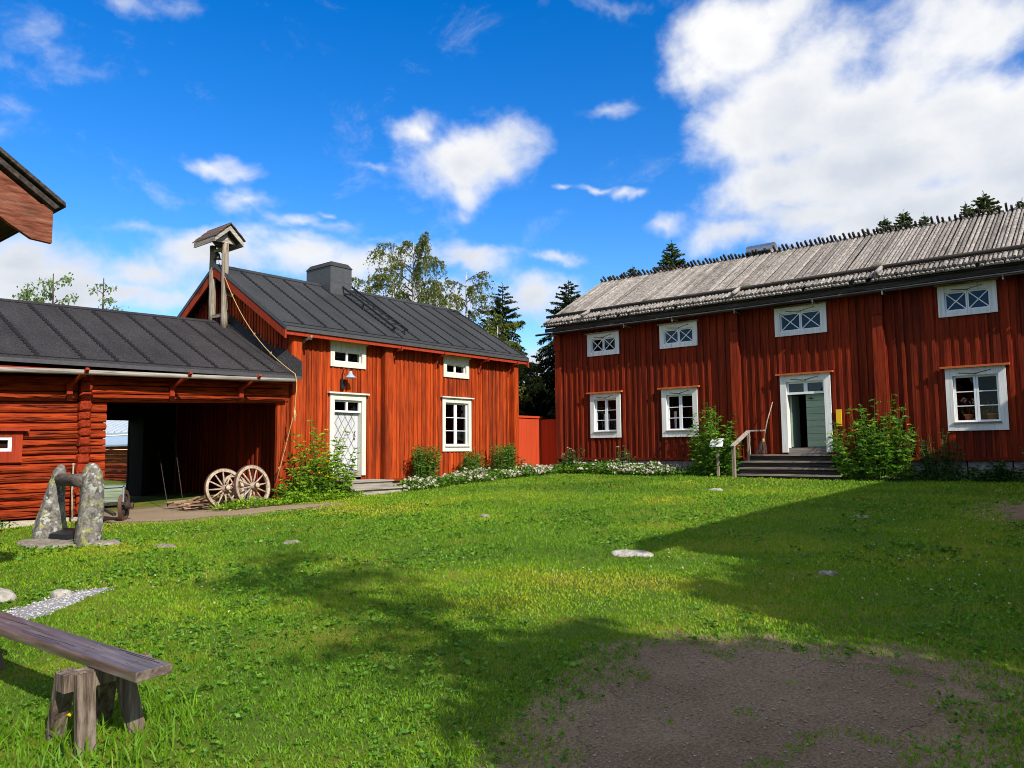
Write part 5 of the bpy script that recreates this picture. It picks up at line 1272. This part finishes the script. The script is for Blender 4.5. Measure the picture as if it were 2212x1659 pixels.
def flower_bed(name, label, path, width, hgt, nleaf, nfl, mat='phlox', clump=.55):
    path = np.array(path, float); seg = np.linalg.norm(np.diff(path, axis=0), axis=1); cum = np.concatenate([[0], np.cumsum(seg)])

    def pick(n):
        s = RNG.uniform(0, cum[-1], n); i = np.clip(np.searchsorted(cum, s) - 1, 0, len(seg) - 1); t = (s - cum[i]) / seg[i]
        return path[i] + (path[i + 1] - path[i]) * t[:, None], s
    c, s = pick(nleaf); a = RNG.uniform(0, 2 * pi, nleaf); r = np.sqrt(RNG.random(nleaf)) * width; x, y = c[:, 0] + r * np.cos(a), c[:, 1] + r * np.sin(a)
    hh = hgt * (.35 + .9 * fbm(x * 2.5, y * 2.5, 4)) * (1 - (r / width) ** 2 * .6); z = gz(x, y) + hh * RNG.random(nleaf) ** .6
    D = rvec(nleaf); D[:, 2] = np.abs(D[:, 2]) * .7; L = RNG.uniform(.04, .1, nleaf); P1 = np.stack([x, y, z], -1)
    c, s = pick(nfl * 5); a = RNG.uniform(0, 2 * pi, nfl * 5); r = np.sqrt(RNG.random(nfl * 5)) * width; x, y = c[:, 0] + r * np.cos(a), c[:, 1] + r * np.sin(a)
    k = fbm(x * 1.8 + 3, y * 1.8, 9) > clump - .04 * 0; x, y, r = x[k][:nfl], y[k][:nfl], r[k][:nfl]
    hh = hgt * (.35 + .9 * fbm(x * 2.5, y * 2.5, 4)) * (1 - (r / width) ** 2 * .6); z = gz(x, y) + hh * (.55 + .55 * RNG.random(len(x)))
    C = np.stack([x, y, z], -1); m = 7; an = np.arange(m) * 2 * pi / m
    tilt = unit(np.stack([RNG.normal(-.4, .4, len(x)), RNG.normal(-.5, .4, len(x)), np.full(len(x), .8)], -1)); u = unit(np.cross(tilt, (1, .2, 0))); v = np.cross(tilt, u)
    Dp = (u[:, None] * np.cos(an)[None, :, None] + v[:, None] * np.sin(an)[None, :, None]) + tilt[:, None] * .55; sz = np.repeat(RNG.uniform(.028, .06, len(x)), m)
    P = np.concatenate([P1, np.repeat(C, m, 0)]); D = np.concatenate([D, Dp.reshape(-1, 3)]); L = np.concatenate([L, sz]); Wd = np.concatenate([RNG.uniform(.03, .06, nleaf), sz * .95])
    mi = np.concatenate([np.zeros(nleaf), np.ones(len(x) * m)])
    return tag(leaves(name, P, D, L, Wd, [M[mat], M['petalw']], mi=mi), label, 'flower bed', kind='stuff')


flower_bed('white_flower_bed', 'low white flowers edging the house with the black roof, from the steps to the fence', [(13.5, 14.7), (14.2, 14.75), (15.5, 14.85), (17, 14.85), (18.4, 14.8), (19.2, 14.6)], .52, .34, 9500, 1000, clump=.45)
flower_bed('white_flower_bed', 'low white flowers and leaves along the foot of the long house', [(19.9, 14.6), (19.85, 13.6), (19.8, 12.6), (19.85, 11.6), (19.9, 10.5)], .58, .42, 9500, 800, clump=.48)
flower_bed('leafy_edging', 'shaded leafy ground cover along the stone foundation at the right', [(20.0, 4.4), (20.0, 3.2), (20.05, 2), (20.1, -.5)], .3, .30, 3000, 4, 'rose', .95)
flower_bed('leafy_edging', 'green weeds at the foot of the wall behind the info sign', [(20.0, 10.4), (19.95, 9.4), (19.95, 8.7)], .3, .35, 1500, 2, 'phlox', .95)
flower_bed('weeds', 'green weeds along the footing of the log shed', [(2.2, 15.4), (4.2, 15.35), (4.6, 15.4)], .3, .30, 900, 2, 'phlox', .95)
flower_bed('weeds', 'grassy weeds at the foot of the wagon wheels and leafy bush', [(8.3, 14.75), (9.4, 14.6), (10.6, 14.5), (11.6, 14.45)], .25, .22, 1700, 2, 'golden', .95)


# ------------------------------------------------------------------ trees
def spruce(name, label, x, y, z0, H, R, mat='spruce', group=None, seed=1, zmin=.06, step=.3, dense=1., droop=.22):
    rg = np.random.default_rng(seed); t = thing(name, (x, y, z0), label, 'tree', group); b = MB()
    b.tube([(x, y, z0 - .2), (x, y, z0 + H * .5), (x, y, z0 + H * .985)], [.02 * H + .03, .012 * H + .01, .008], 8); b.build('trunk', M['bark'], t)
    P, D, L, Wd = [], [], [], []; z = H * zmin; lb = MB()
    while z < H * .985:
        rel = 1 - z / H; n = int(rg.integers(6, 9)) if rel > .12 else 5; a0 = rg.uniform(0, 6.28)
        for k in range(n):
            az = a0 + 2 * pi * k / n + rg.uniform(-.25, .25); l = R * (rel ** .82) * rg.uniform(.62, 1.12) + .06; d = np.array((cos(az), sin(az), 0)); zb = z + rg.uniform(-.12, .12) * step * 3
            rise = .25 if rel < .25 else -.02
            f = lambda s: np.array((x, y, z0 + zb)) + d * l * s + np.array((0, 0, rise * l * s - droop * l * s ** 2 * (1.6 if rel > .25 else .4) + .12 * l * max(0, s - .7)))
            lb.tube([f(0), f(.5), f(1)], [.012 + .01 * l, .010, .004], 4, caps=False)
            m = max(4, int(l / .075 * dense))
            for j in range(m):
                s = .12 + .88 * (j + rg.random()) / m; p = f(s); w = np.array((-d[1], d[0], 0)); tw = (.30 * (1 - .5 * s) * min(1, l * .9) + .05)
                for sg in (-1, 1):
                    P.append(p); D.append(d * .55 + w * sg * rg.uniform(.5, 1.1) + np.array((0, 0, rg.uniform(-.5, .05)))); L.append(tw * rg.uniform(.7, 1.25)); Wd.append(rg.uniform(.05, .10))
                if rel > .2:
                    P.append(p); D.append(np.array((rg.normal(0, .25), rg.normal(0, .25), -1))); L.append(tw * rg.uniform(.6, 1.2)); Wd.append(rg.uniform(.045, .08))
                P.append(p); D.append(d + np.array((0, 0, .25)) + rg.normal(0, .2, 3)); L.append(tw * .7); Wd.append(.05)
        z += step * rg.uniform(.75, 1.2) * (1 if rel > .2 else .7)
    lb.build('limbs', M['bark'], t)
    n = 14; P += [np.array((x, y, z0 + H * (.93 + .07 * k / n))) for k in range(n)]; D += [np.array((rg.normal(0, .5), rg.normal(0, .5), 1.)) for _ in range(n)]; L += [.13] * n; Wd += [.03] * n
    leaves('crown', np.array(P), np.array(D), np.array(L), np.array(Wd), M[mat], t, rnd=np.clip(rg.beta(2, 2.6, len(P)) + .12 * (np.array(P)[:, 2] - z0) / H, 0, 1), N=unit(rg.normal(size=(len(P), 3)) + np.array((0, 0, .8))), fold=.25, curl=.1)
    return t


def birch(name, label, x, y, z0, H, spread, crown0=.35, nl=16, seed=1, strands=9, leaf=.075, mat='birch', bark='birchbark', lean=(0, 0), hang=1., cat='tree', group=None, per=17, leafjit=.035):
    rg = np.random.default_rng(seed); t = thing(name, (x, y, z0), label, cat, group); b = MB()
    f = lambda s: np.array((x + lean[0] * s ** 1.4, y + lean[1] * s ** 1.4, z0 + H * s)) + np.array((.12 * sin(5 * s + seed), .12 * cos(4 * s + seed), 0)) * H * .06
    b.tube([f(k / 8) for k in range(9)], [(.014 * H + .02) * (1 - .93 * k / 8) + .008 for k in range(9)], 8); b.build('trunk', M[bark], t)
    lb, P, D, L = MB(), [], [], []
    for k in range(nl):
        s0 = crown0 + (1 - crown0) * (k + rg.random() * .8) / nl; az = k * 2.4 + rg.uniform(-.5, .5); l = spread * (1.25 - s0 * .75) * rg.uniform(.6, 1.1); p0 = f(s0 * .97); d = np.array((cos(az), sin(az), 0)); upv = rg.uniform(.5, 1.1)
        g = lambda u: p0 + d * l * u + np.array((0, 0, l * (upv * u - .55 * upv * u ** 2.2)))
        lb.tube([g(u) for u in (0, .35, .7, 1)], [.009 * H * (1.1 - s0) + .012, .012, .008, .004], 5, caps=False)
        for j in range(strands):
            u = .22 + .78 * (j + rg.random()) / strands; q = g(u); az2 = az + rg.normal(0, .9); dd = np.array((cos(az2), sin(az2), .5)); hl = rg.uniform(.35, 1.) * hang * (H / 9); o = rg.uniform(.12, .42) * (H / 9)
            h = lambda w: q + dd * o * w + np.array((rg.normal(0, .01), rg.normal(0, .01), -hl * w ** 1.8))
            pts = [h(w) for w in (0, .3, .65, 1)]; lb.tube(pts, [.006, .005, .004, .003], 3, caps=False)
            for i in range(per):
                w = rg.random() ** .8; kk = min(2, int(w * 3)); e = pts[kk] + (pts[kk + 1] - pts[kk]) * (w * 3 - kk)
                P.append(e + rg.normal(0, leafjit, 3)); D.append(np.array((rg.normal(0, .6), rg.normal(0, .6), -.7))); L.append(leaf * rg.uniform(.7, 1.3))
    lb.build('limbs', M['twig'], t); P, D, L = np.array(P), np.array(D), np.array(L)
    leaves('crown', P, D, L, L * .62, M[mat], t, rnd=rg.beta(2.2, 2.4, len(P)))
    return t


def at(px, py, depth): return sight(px, py, depth)


p = at(1085, 612, 30); spruce('spruce_tree', 'tall dark drooping spruce behind the right end of the black roofed house', p[0], p[1], .6, p[2] - .6, 2.9, seed=3, dense=1.7)
p = at(1228, 606, 30); spruce('spruce_tree', 'dark spruce rising behind the left gable of the board roof', p[0], p[1], .6, p[2] - .6, 3.2, seed=8, dense=2.0)
p = at(1160, 790, 31.5); spruce('spruce_tree', 'lower dark spruce filling the gap above the orange fence', p[0], p[1], .6, p[2] - .1, 2.4, seed=9, dense=2.2)
# young spruces whose tops show above the board roof: one of each kind, then copies
SPG = 'young spruces behind the board roof'
tops = [(1450, 520, 40, 1.0, 'bushy spruce top showing left of the tin hood, the taller of two'), (1366, 572, 41, .8, 'small spruce tip near the left end of the ridge'), (1682, 528, 40, .55, 'tiny spruce tip just right of the tin hood'),
        (1709, 526, 40.5, .5, 'second tiny spruce tip right of the tin hood, close to the first'), (1872, 492, 39, .55, 'thin spruce tip at the left of the trio above the ridge'), (1910, 466, 38, .85, 'spruce top with a long leader, left in the trio above the ridge'), (1950, 452, 38.5, 1.1, 'broadest middle spruce top in the trio above the ridge'),
        (1995, 460, 38, .8, 'narrow spruce top at the right of the trio above the ridge'), (2086, 434, 36, .8, 'small spruce top beside the bushier one near the right edge'), (2124, 414, 36.5, 1.25, 'bushy spruce top near the right edge above the ridge'), (2206, 428, 34, 1.0, 'spruce top cut by the right edge of the picture')]
protos = []
for i, (px, py, dp, wd, lab) in enumerate(tops):
    p = at(px, py, dp); H = p[2] - .9
    if i < 2:
        o = spruce('young_spruce', lab, p[0], p[1], .9, H, 4.0 if i == 0 else 3.2, 'sprucey', SPG, 21 + i, .6, .17, 2.2, .12); protos.append((o, H, 1.0 if i == 0 else .8))
    else:
        src, H0, w0 = protos[i % 2]; o = copy_tree(src); o['label'] = lab; o.location = (p[0], p[1], .9); o.scale = (wd / w0, wd / w0, H / H0); o.rotation_euler[2] = i * 1.3
p = at(892, 524, 30); birch('birch_tree', 'tall airy birch with drooping twigs right of the chimney', p[0], p[1], .6, p[2] - .6, 2.8, .42, 38, 4, 18, .085, hang=1.05, per=24)
p = at(800, 590, 29); birch('birch_tree', 'low side birch whose crown just clears the roof beside the chimney', p[0], p[1], .6, p[2] - .6, 1.6, .6, 16, 6, 12, .08, hang=.8, per=20)
p = at(1008, 588, 28); birch('birch_tree', 'thin topped birch between the tall birch and the dark spruce', p[0], p[1], .6, p[2] - .6, 1.9, .42, 24, 7, 13, .08, hang=1.0, per=19)
p = at(1075, 690, 27); birch('birch_tree', 'yellow green leafy tree in front of the dark spruce at the roof end', p[0], p[1], .6, p[2] - .6, 1.7, .4, 26, 9, 14, .085, hang=.7, per=22, mat='birch')
p = at(1122, 905, 28.5); birch('birch_tree', 'small bright bush behind the left end of the orange fence', p[0] - .3, p[1], .6, 3.2, .5, .3, 12, 19, 7, .07, hang=.4, per=14)
# rowan tops over the shed roof
p = at(118, 592, 26); birch('rowan_tree', 'leafy rowan top showing over the shed roof at the left', p[0], p[1], .2, p[2] - .2, 1.0, .74, 9, 31, 6, .14, 'rowan', 'bark', hang=.2, per=7, leafjit=.10)
p = at(60, 612, 26); birch('rowan_tree', 'smaller rowan top left of the leafy rowan over the shed roof', p[0], p[1], .2, p[2] - .2, .7, .76, 8, 33, 6, .13, 'rowan', 'bark', hang=.2, per=7, leafjit=.10)
p = at(222, 600, 26); birch('rowan_tree', 'nearly bare rowan top with a few reddish leaves over the shed roof', p[0], p[1], .2, p[2] - .2, .85, .74, 12, 35, 5, .11, 'rowan', 'bark', hang=.15, per=4, leafjit=.08)
# trees behind the camera that dapple the lawn
birch('maple_tree', 'leafy tree behind the camera shading the earth path', 2.3, -6.0, 0, 7.0, 2.5, .2, 42, 41, 14, .26, 'birch', 'bark', hang=.6, per=17, leafjit=.14)
birch('maple_tree', 'small leafy tree at the end of the barn behind the camera', 4.9, -6.8, 0, 7.8, 2.4, .36, 38, 47, 14, .24, 'birch', 'bark', hang=.5, per=16, leafjit=.14)
birch('maple_tree', 'tall slender tree behind the camera casting the soft shade on the left of the lawn', .9, -8.2, 0, 13.5, 1.7, .66, 14, 43, 9, .2, 'birch', 'bark', hang=.4, per=6, leafjit=.14)


# ------------------------------------------------------------------ lawn
def lawn(name, label, n_try, dmin, dmax, dens, hgt, wid, mat, seed):
    rg = np.random.default_rng(seed); out = []
    fwd = np.array((cos(yaw), sin(yaw))); half = radians(50)
    # even area sampling in a fan in front of the yard's south-west corner
    r = np.sqrt(rg.uniform(dmin ** 2, dmax ** 2, n_try)); a = yaw + rg.uniform(-half, half, n_try); x, y = r * np.cos(a), r * np.sin(a); return x, y, r


def blades():
    rg = np.random.default_rng(77); half = radians(50); X, Y, Rr, SZ = [], [], [], []
    for (d0, d1, den, sz) in ((.9, 4, 5200, .8), (4, 6, 3800, .9), (6, 9, 2100, 1.15), (9, 13, 1100, 1.5), (13, 18, 560, 2.0), (18, 27, 260, 2.7)):
        n = int(half * (d1 ** 2 - d0 ** 2) * den); r = np.sqrt(rg.uniform(d0 ** 2, d1 ** 2, n)); a = yaw + rg.uniform(-half, half, n)
        X.append(r * np.cos(a)); Y.append(r * np.sin(a)); Rr.append(r); SZ.append(np.full(n, sz))
    x, y, r, sz = [np.concatenate(q) for q in (X, Y, Rr, SZ)]
    k = ~((x > 20.3) | ((y > 15.75) & (x > 6)) | (y > 15.85) | ((x > 19.3) & (y > 5.85) & (y < 8.4)) | ((x > 11.6) & (x < 13.4) & (y > 14.6)) | ((x < 1.7) & (y > 7.8)))
    k &= ~(np.hypot((x - 4.56) / .42, (y - 13.05) / .78) < 1)
    for poly, amp, sc, soft in ((DIRT, .5, 2.6, .55), (SAND, .35, 1.6, .4), (GRAV, .2, 4., .03), (BARE, .7, 2., .15)):
        mk = mask(x, y, poly, amp, sc); pr = np.clip((.04 - mk) / soft, 0, 1)
        if poly is DIRT: pr = np.maximum(pr, np.clip((fbm(x * 3.4 + 11, y * 3.4, 21) - .56 - .12 * np.clip(mk, 0, 1)) * 7, 0, .8))
        k &= rg.random(len(x)) < pr
    pat = fbm(x * .55, y * .55, 31); pat2 = fbm(x * 2.2, y * 2.2, 37); k &= rg.random(len(x)) < np.clip(.55 + 1.0 * pat2, 0, 1)
    x, y, r, sz, pat, pat2 = [q[k] for q in (x, y, r, sz, pat, pat2)]; n = len(x); z = gz(x, y) - .004
    h = (.022 + .045 * pat2 * rg.random(n) + .02 * rg.random(n)) * (.34 + .23 * sz)
    tall = (rg.random(n) < .16) & (np.hypot(x - 1.8, y - 4.4) < .6); h = np.where(tall, h * 4.0, h)
    w = .0042 * sz * rg.uniform(.7, 1.5, n); az = rg.uniform(0, 2 * pi, n); ln = rg.uniform(.15, 1.1, n) * h; azl = rg.uniform(0, 2 * pi, n)
    B = np.stack([x, y, z], -1); S = np.stack([np.cos(az), np.sin(az), 0 * az], -1) * w[:, None]; Ld = np.stack([np.cos(azl), np.sin(azl), 0 * az], -1) * ln[:, None]; Uz = np.array((0, 0, 1.)) * h[:, None]
    V = np.empty((n, 5, 3)); V[:, 0] = B - S; V[:, 1] = B + S; V[:, 2] = B + S * .8 + Ld * .4 + Uz * .62; V[:, 3] = B - S * .8 + Ld * .4 + Uz * .62; V[:, 4] = B + Ld + Uz
    base = np.arange(n)[:, None] * 5; loops = np.concatenate([base + np.array((0, 1, 2, 3)), base + np.array((3, 2, 4))], 1).ravel(); st = (np.arange(n)[:, None] * 7 + np.array((0, 4))).ravel()
    yellow_shift = .62 * np.exp(-((x - 5.9) ** 2 / 3.0 + (y - 4.2) ** 2 / 4.5)) + .30 * np.exp(-((x - 3.4) ** 2 + (y - 3.0) ** 2) / 1.2) + .26 * np.clip((r - 8) / 5, 0, 1) * (x < 14.5)  # yellower blades in mid lawn, beside the earth path and far off
    rn = np.clip(.28 * rg.random(n) + .8 * (pat - .14) + .12 * pat2 + yellow_shift * (.6 + .8 * pat2) + (rg.random(n) < .03) * .5 - .10 * np.clip((6.5 - r) / 3, 0, 1), 0, 1)
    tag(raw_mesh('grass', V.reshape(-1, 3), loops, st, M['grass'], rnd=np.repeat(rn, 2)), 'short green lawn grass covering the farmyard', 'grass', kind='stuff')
    # low broad leaves of clover, plantain and yarrow among the grass
    X, Y, SZ = [], [], []
    for (d0, d1, den, s) in ((1, 5, 150, .7), (5, 9, 130, .9), (9, 16, 70, 1.3)):
        n = int(half * (d1 ** 2 - d0 ** 2) * den); r = np.sqrt(rg.uniform(d0 ** 2, d1 ** 2, n)); a = yaw + rg.uniform(-half, half, n); X.append(r * np.cos(a)); Y.append(r * np.sin(a)); SZ.append(np.full(n, s))
    x, y, sz = [np.concatenate(q) for q in (X, Y, SZ)]; f = fbm(x * .9 + 5, y * .9, 51)
    k = (rg.random(len(x)) < np.clip((f - .47) * 7, 0.02, 1)) & (mask(x, y, DIRT, .5, 2.6) < .0) & (mask(x, y, SAND, .35, 1.6) < 0) & (mask(x, y, GRAV, .2, 4.) < 0) & (x < 19.6) & (y < 14.6) & ~((x < 1.8) & (y > 7.6))
    x, y, sz = x[k], y[k], sz[k]; n = len(x); m = 4; an = rg.uniform(0, 2 * pi, (n, m)); L = (rg.uniform(.014, .055, n) ** 1.0 * sz)[:, None] * rg.uniform(.7, 1.2, (n, m))
    P = np.repeat(np.stack([x, y, gz(x, y) + .012 + .02 * rg.random(n)], -1), m, 0); D = np.stack([np.cos(an), np.sin(an), rg.uniform(.0, .5, (n, m))], -1).reshape(-1, 3)
    tag(leaves('lawn_weeds', P, D, L.ravel(), L.ravel() * .6, M['broad']), 'broad leaved clover and weeds mixed into the lawn', 'lawn weeds', kind='stuff')
    n = 700; r = np.sqrt(rg.uniform(50, 190, n)); a = yaw + rg.uniform(-half, half, n); x, y = r * np.cos(a), r * np.sin(a); k = (fbm(x * .5, y * .5 + 9, 61) > .56) & (mask(x, y, DIRT) < -.1) & (x < 19.5) & (y < 14.5) & (mask(x, y, SAND) < 0); x, y = x[k], y[k]
    D = unit(rg.normal(size=(len(x) * 3, 3)) + np.array((0, 0, 1.))); P = np.repeat(np.stack([x, y, gz(x, y) + .045], -1), 3, 0); tag(leaves('clover_blossom', P, D, .014, .016, M['petalw']), 'white clover heads dotted over the lawn', 'clover', kind='stuff')


blades()

# ------------------------------------------------------------------ sky, sun
SUN = np.array((-.27, -1., .76)); SUN /= np.linalg.norm(SUN)
w = bpy.data.worlds.new('World'); SC.world = w; w.use_nodes = True; t = NT(w.node_tree); t.n.clear()
sky = t.new('ShaderNodeTexSky', sky_type='NISHITA', sun_disc=False, sun_elevation=asin(SUN[2]), sun_rotation=atan2(SUN[0], SUN[1]), altitude=100, air_density=1.0, dust_density=.25, ozone_density=2.5)
hsv = t.new('ShaderNodeHueSaturation', {'Hue': .512, 'Saturation': 1.45, 'Value': 1.1, 'Color': sky.outputs[0]})
tc = t.new('ShaderNodeTexCoord'); dirv = tc.outputs['Generated']
sx = t.new('ShaderNodeSeparateXYZ', {0: dirv})
az = t.m('ARCTAN2', sx.outputs[1], sx.outputs[0]); el = t.m('ARCSINE', sx.outputs[2])
nd = t.new('ShaderNodeTexNoise', {'Vector': dirv, 'Scale': 5., 'Detail': 5, 'Roughness': .6})
P0 = t.new('ShaderNodeCombineXYZ', {0: az, 1: el, 2: 0.}).outputs[0]
P = t.vm('ADD', P0, t.vm('MULTIPLY', t.vm('SUBTRACT', nd.outputs['Color'], (.5, .5, .5)), (.13, .10, 0)))
CL = [  # clouds in the sky of that day: where, how wide and high, how thick
    (1600, 110, 150, 130, 1.35), (1530, 150, 110, 70, .9), (1690, 260, 190, 150, 1.6), (1880, 360, 260, 130, 1.7), (2130, 290, 260, 140, 1.7), (1700, 420, 170, 80, 1.4), (2000, 470, 320, 90, 1.6), (1620, 520, 150, 40, .7), (1560, 50, 110, 70, .9), (1690, 30, 100, 60, .8), (2090, 60, 190, 110, 1.0), (1950, 110, 110, 60, .6), (1850, 270, 200, 120, 1.5), (2050, 240, 200, 90, 1.3), (2180, 380, 160, 120, 1.6), (1760, 150, 120, 120, .9), (1800, 480, 180, 60, 1.1),
    (985, 340, 165, 105, 1.5), (890, 275, 90, 50, 1.), (1075, 350, 80, 60, .95), (1000, 420, 80, 65, 1.0), (985, 480, 60, 45, .6), (1120, 300, 60, 40, .4),
    (330, 600, 130, 50, .95), (480, 570, 170, 60, 1.0), (660, 560, 160, 55, 1.0), (820, 560, 150, 45, .9), (1000, 570, 130, 40, .9), (110, 610, 190, 110, 1.3), (60, 560, 130, 70, 1.1), (260, 640, 240, 45, .9), (1150, 640, 130, 50, .85), (1190, 560, 70, 18, .6), (1170, 770, 60, 60, 1.), (900, 650, 300, 60, .9),
    (470, 362, 95, 20, .62), (300, 505, 90, 18, .5), (90, 70, 70, 55, .34), (290, 25, 60, 25, .35), (640, 488, 70, 16, .6), (545, 440, 60, 22, .45), (690, 462, 20, 12, .6), (1290, 400, 45, 11, .6), (1352, 408, 36, 12, .6), (1300, 240, 50, 22, .42), (1440, 490, 55, 20, .6), (1212, 402, 18, 9, .5), (800, 360, 40, 12, .4), (1300, 15, 100, 20, .4), (720, 490, 90, 20, .5), (790, 515, 60, 16, .5)]
FILL_CLOUDS = [(95, 28, 22, 14), (125, 40, 28, 16), (150, 22, 26, 14), (170, 50, 26, 18), (-165, 30, 22, 16), (-140, 58, 30, 16), (-150, 14, 30, 9), (-85, 30, 26, 16), (-60, 52, 30, 18), (-40, 20, 24, 12), (-15, 40, 20, 14), (-110, 68, 40, 12), (60, 72, 50, 10), (100, 12, 30, 8), (-100, 10, 40, 7), (-30, 66, 40, 10), (140, 64, 40, 12)] + [(a_, 60 + 6 * (a_ % 40 > 10), 30, 15) for a_ in range(-170, 181, 35)] + [(a_, 80, 70, 14) for a_ in range(-150, 181, 75)]
fld = None
for (a_, e_, w_, h_) in FILL_CLOUDS:   # unseen cloud added behind and overhead as neutral fill light
    ra, re = radians(w_), radians(h_); ca, ce = radians(a_), radians(e_)
    v = t.vm('MULTIPLY_ADD', P, (1 / ra, 1 / re, 0), (-ca / ra, -ce / re, 0)); g = t.m('MULTIPLY_ADD', t.vm('LENGTH', v), -1.25, 1.25)
    fld = g if fld is None else t.m('MAXIMUM', fld, g)
for (px, py, rx, ry, wt) in CL:
    if rx < 125 and py < 520 and wt < .75: wt *= .85; rx *= 1.15
    d = unit(ray(px, py)); ca, ce = atan2(d[1], d[0]), asin(d[2]); ra, re = rx / F / cos(ce) * .95, ry / F
    v = t.vm('MULTIPLY_ADD', P, (1 / ra, 1 / re, 0), (-ca / ra, -ce / re, 0)); g = t.m('MULTIPLY_ADD', t.vm('LENGTH', v), -wt, wt)
    fld = g if fld is None else t.m('SMOOTH_MAX', fld, g, .35)
fb = t.noise(t.vm('MULTIPLY', dirv, (1, 1, 1.5)), 8., 12, .6, .25)
fine = t.noise(t.vm('MULTIPLY', t.vm('ADD', dirv, (4, 2, 1)), (2.2, 1, 3)), 5., 8, .66, .5)
den = t.m('ADD', t.m('MAXIMUM', fld, -.45), t.m('MULTIPLY_ADD', fb, 1.9, -.97))
alpha = t.step(den, -.06, .85)
cir = t.m('MULTIPLY', t.step(fine, .55, .9), .34)
alpha = t.m('ADD', alpha, t.m('MULTIPLY', cir, t.m('SUBTRACT', 1., alpha)), 0, True)
shade = t.noise(t.vm('MULTIPLY', t.vm('ADD', dirv, (2, 5, 3)), (1, 1, 2.)), 4.5, 6, .55)
fine2 = t.noise(t.vm('ADD', dirv, (7, 3, 9)), 22., 8, .6)
core = t.m('ADD', t.m('MULTIPLY_ADD', t.step(el, .62, .12), .42, t.m('MULTIPLY', t.step(den, .3, 1.6), .42)), t.m('ADD', t.m('MULTIPLY', t.m('SUBTRACT', shade, .5), 1.7), t.m('MULTIPLY', t.m('SUBTRACT', fine2, .5), .5)), 0, True)
ccol = t.mix(core, (1., 1., 1.0), (.60, .66, .77))
bg1 = t.new('ShaderNodeBackground', {'Color': hsv.outputs[0], 'Strength': .15})
bg2 = t.new('ShaderNodeBackground', {'Color': ccol, 'Strength': .80})
mx = t.new('ShaderNodeMixShader', {0: alpha, 1: bg1.outputs[0], 2: bg2.outputs[0]})
out = t.new('ShaderNodeOutputWorld', {0: mx.outputs[0]})
w.cycles.sampling_method = 'MANUAL'; w.cycles.sample_map_resolution = 512

ld_ = bpy.data.lights.new('sun', 'SUN'); ld_.energy = 4.7; ld_.angle = radians(.53); ld_.color = (1, .94, .84)
so = bpy.data.objects.new('sun', ld_); COL.objects.link(so); so.rotation_euler = Vector(-SUN).to_track_quat('-Z', 'Y').to_euler(); so.location = tuple(SUN * 60)

SC.view_settings.view_transform = 'Standard'; SC.view_settings.look = 'None'; SC.view_settings.exposure = .33; SC.view_settings.gamma = 1
SC.render.engine = 'CYCLES'; SC.cycles.use_denoising = True; SC.cycles.filter_width = 1.0; SC.cycles.max_bounces = 6; SC.cycles.transparent_max_bounces = 8; SC.cycles.caustics_reflective = False; SC.cycles.caustics_refractive = False
SC.render.resolution_x, SC.render.resolution_y = 1024, 768
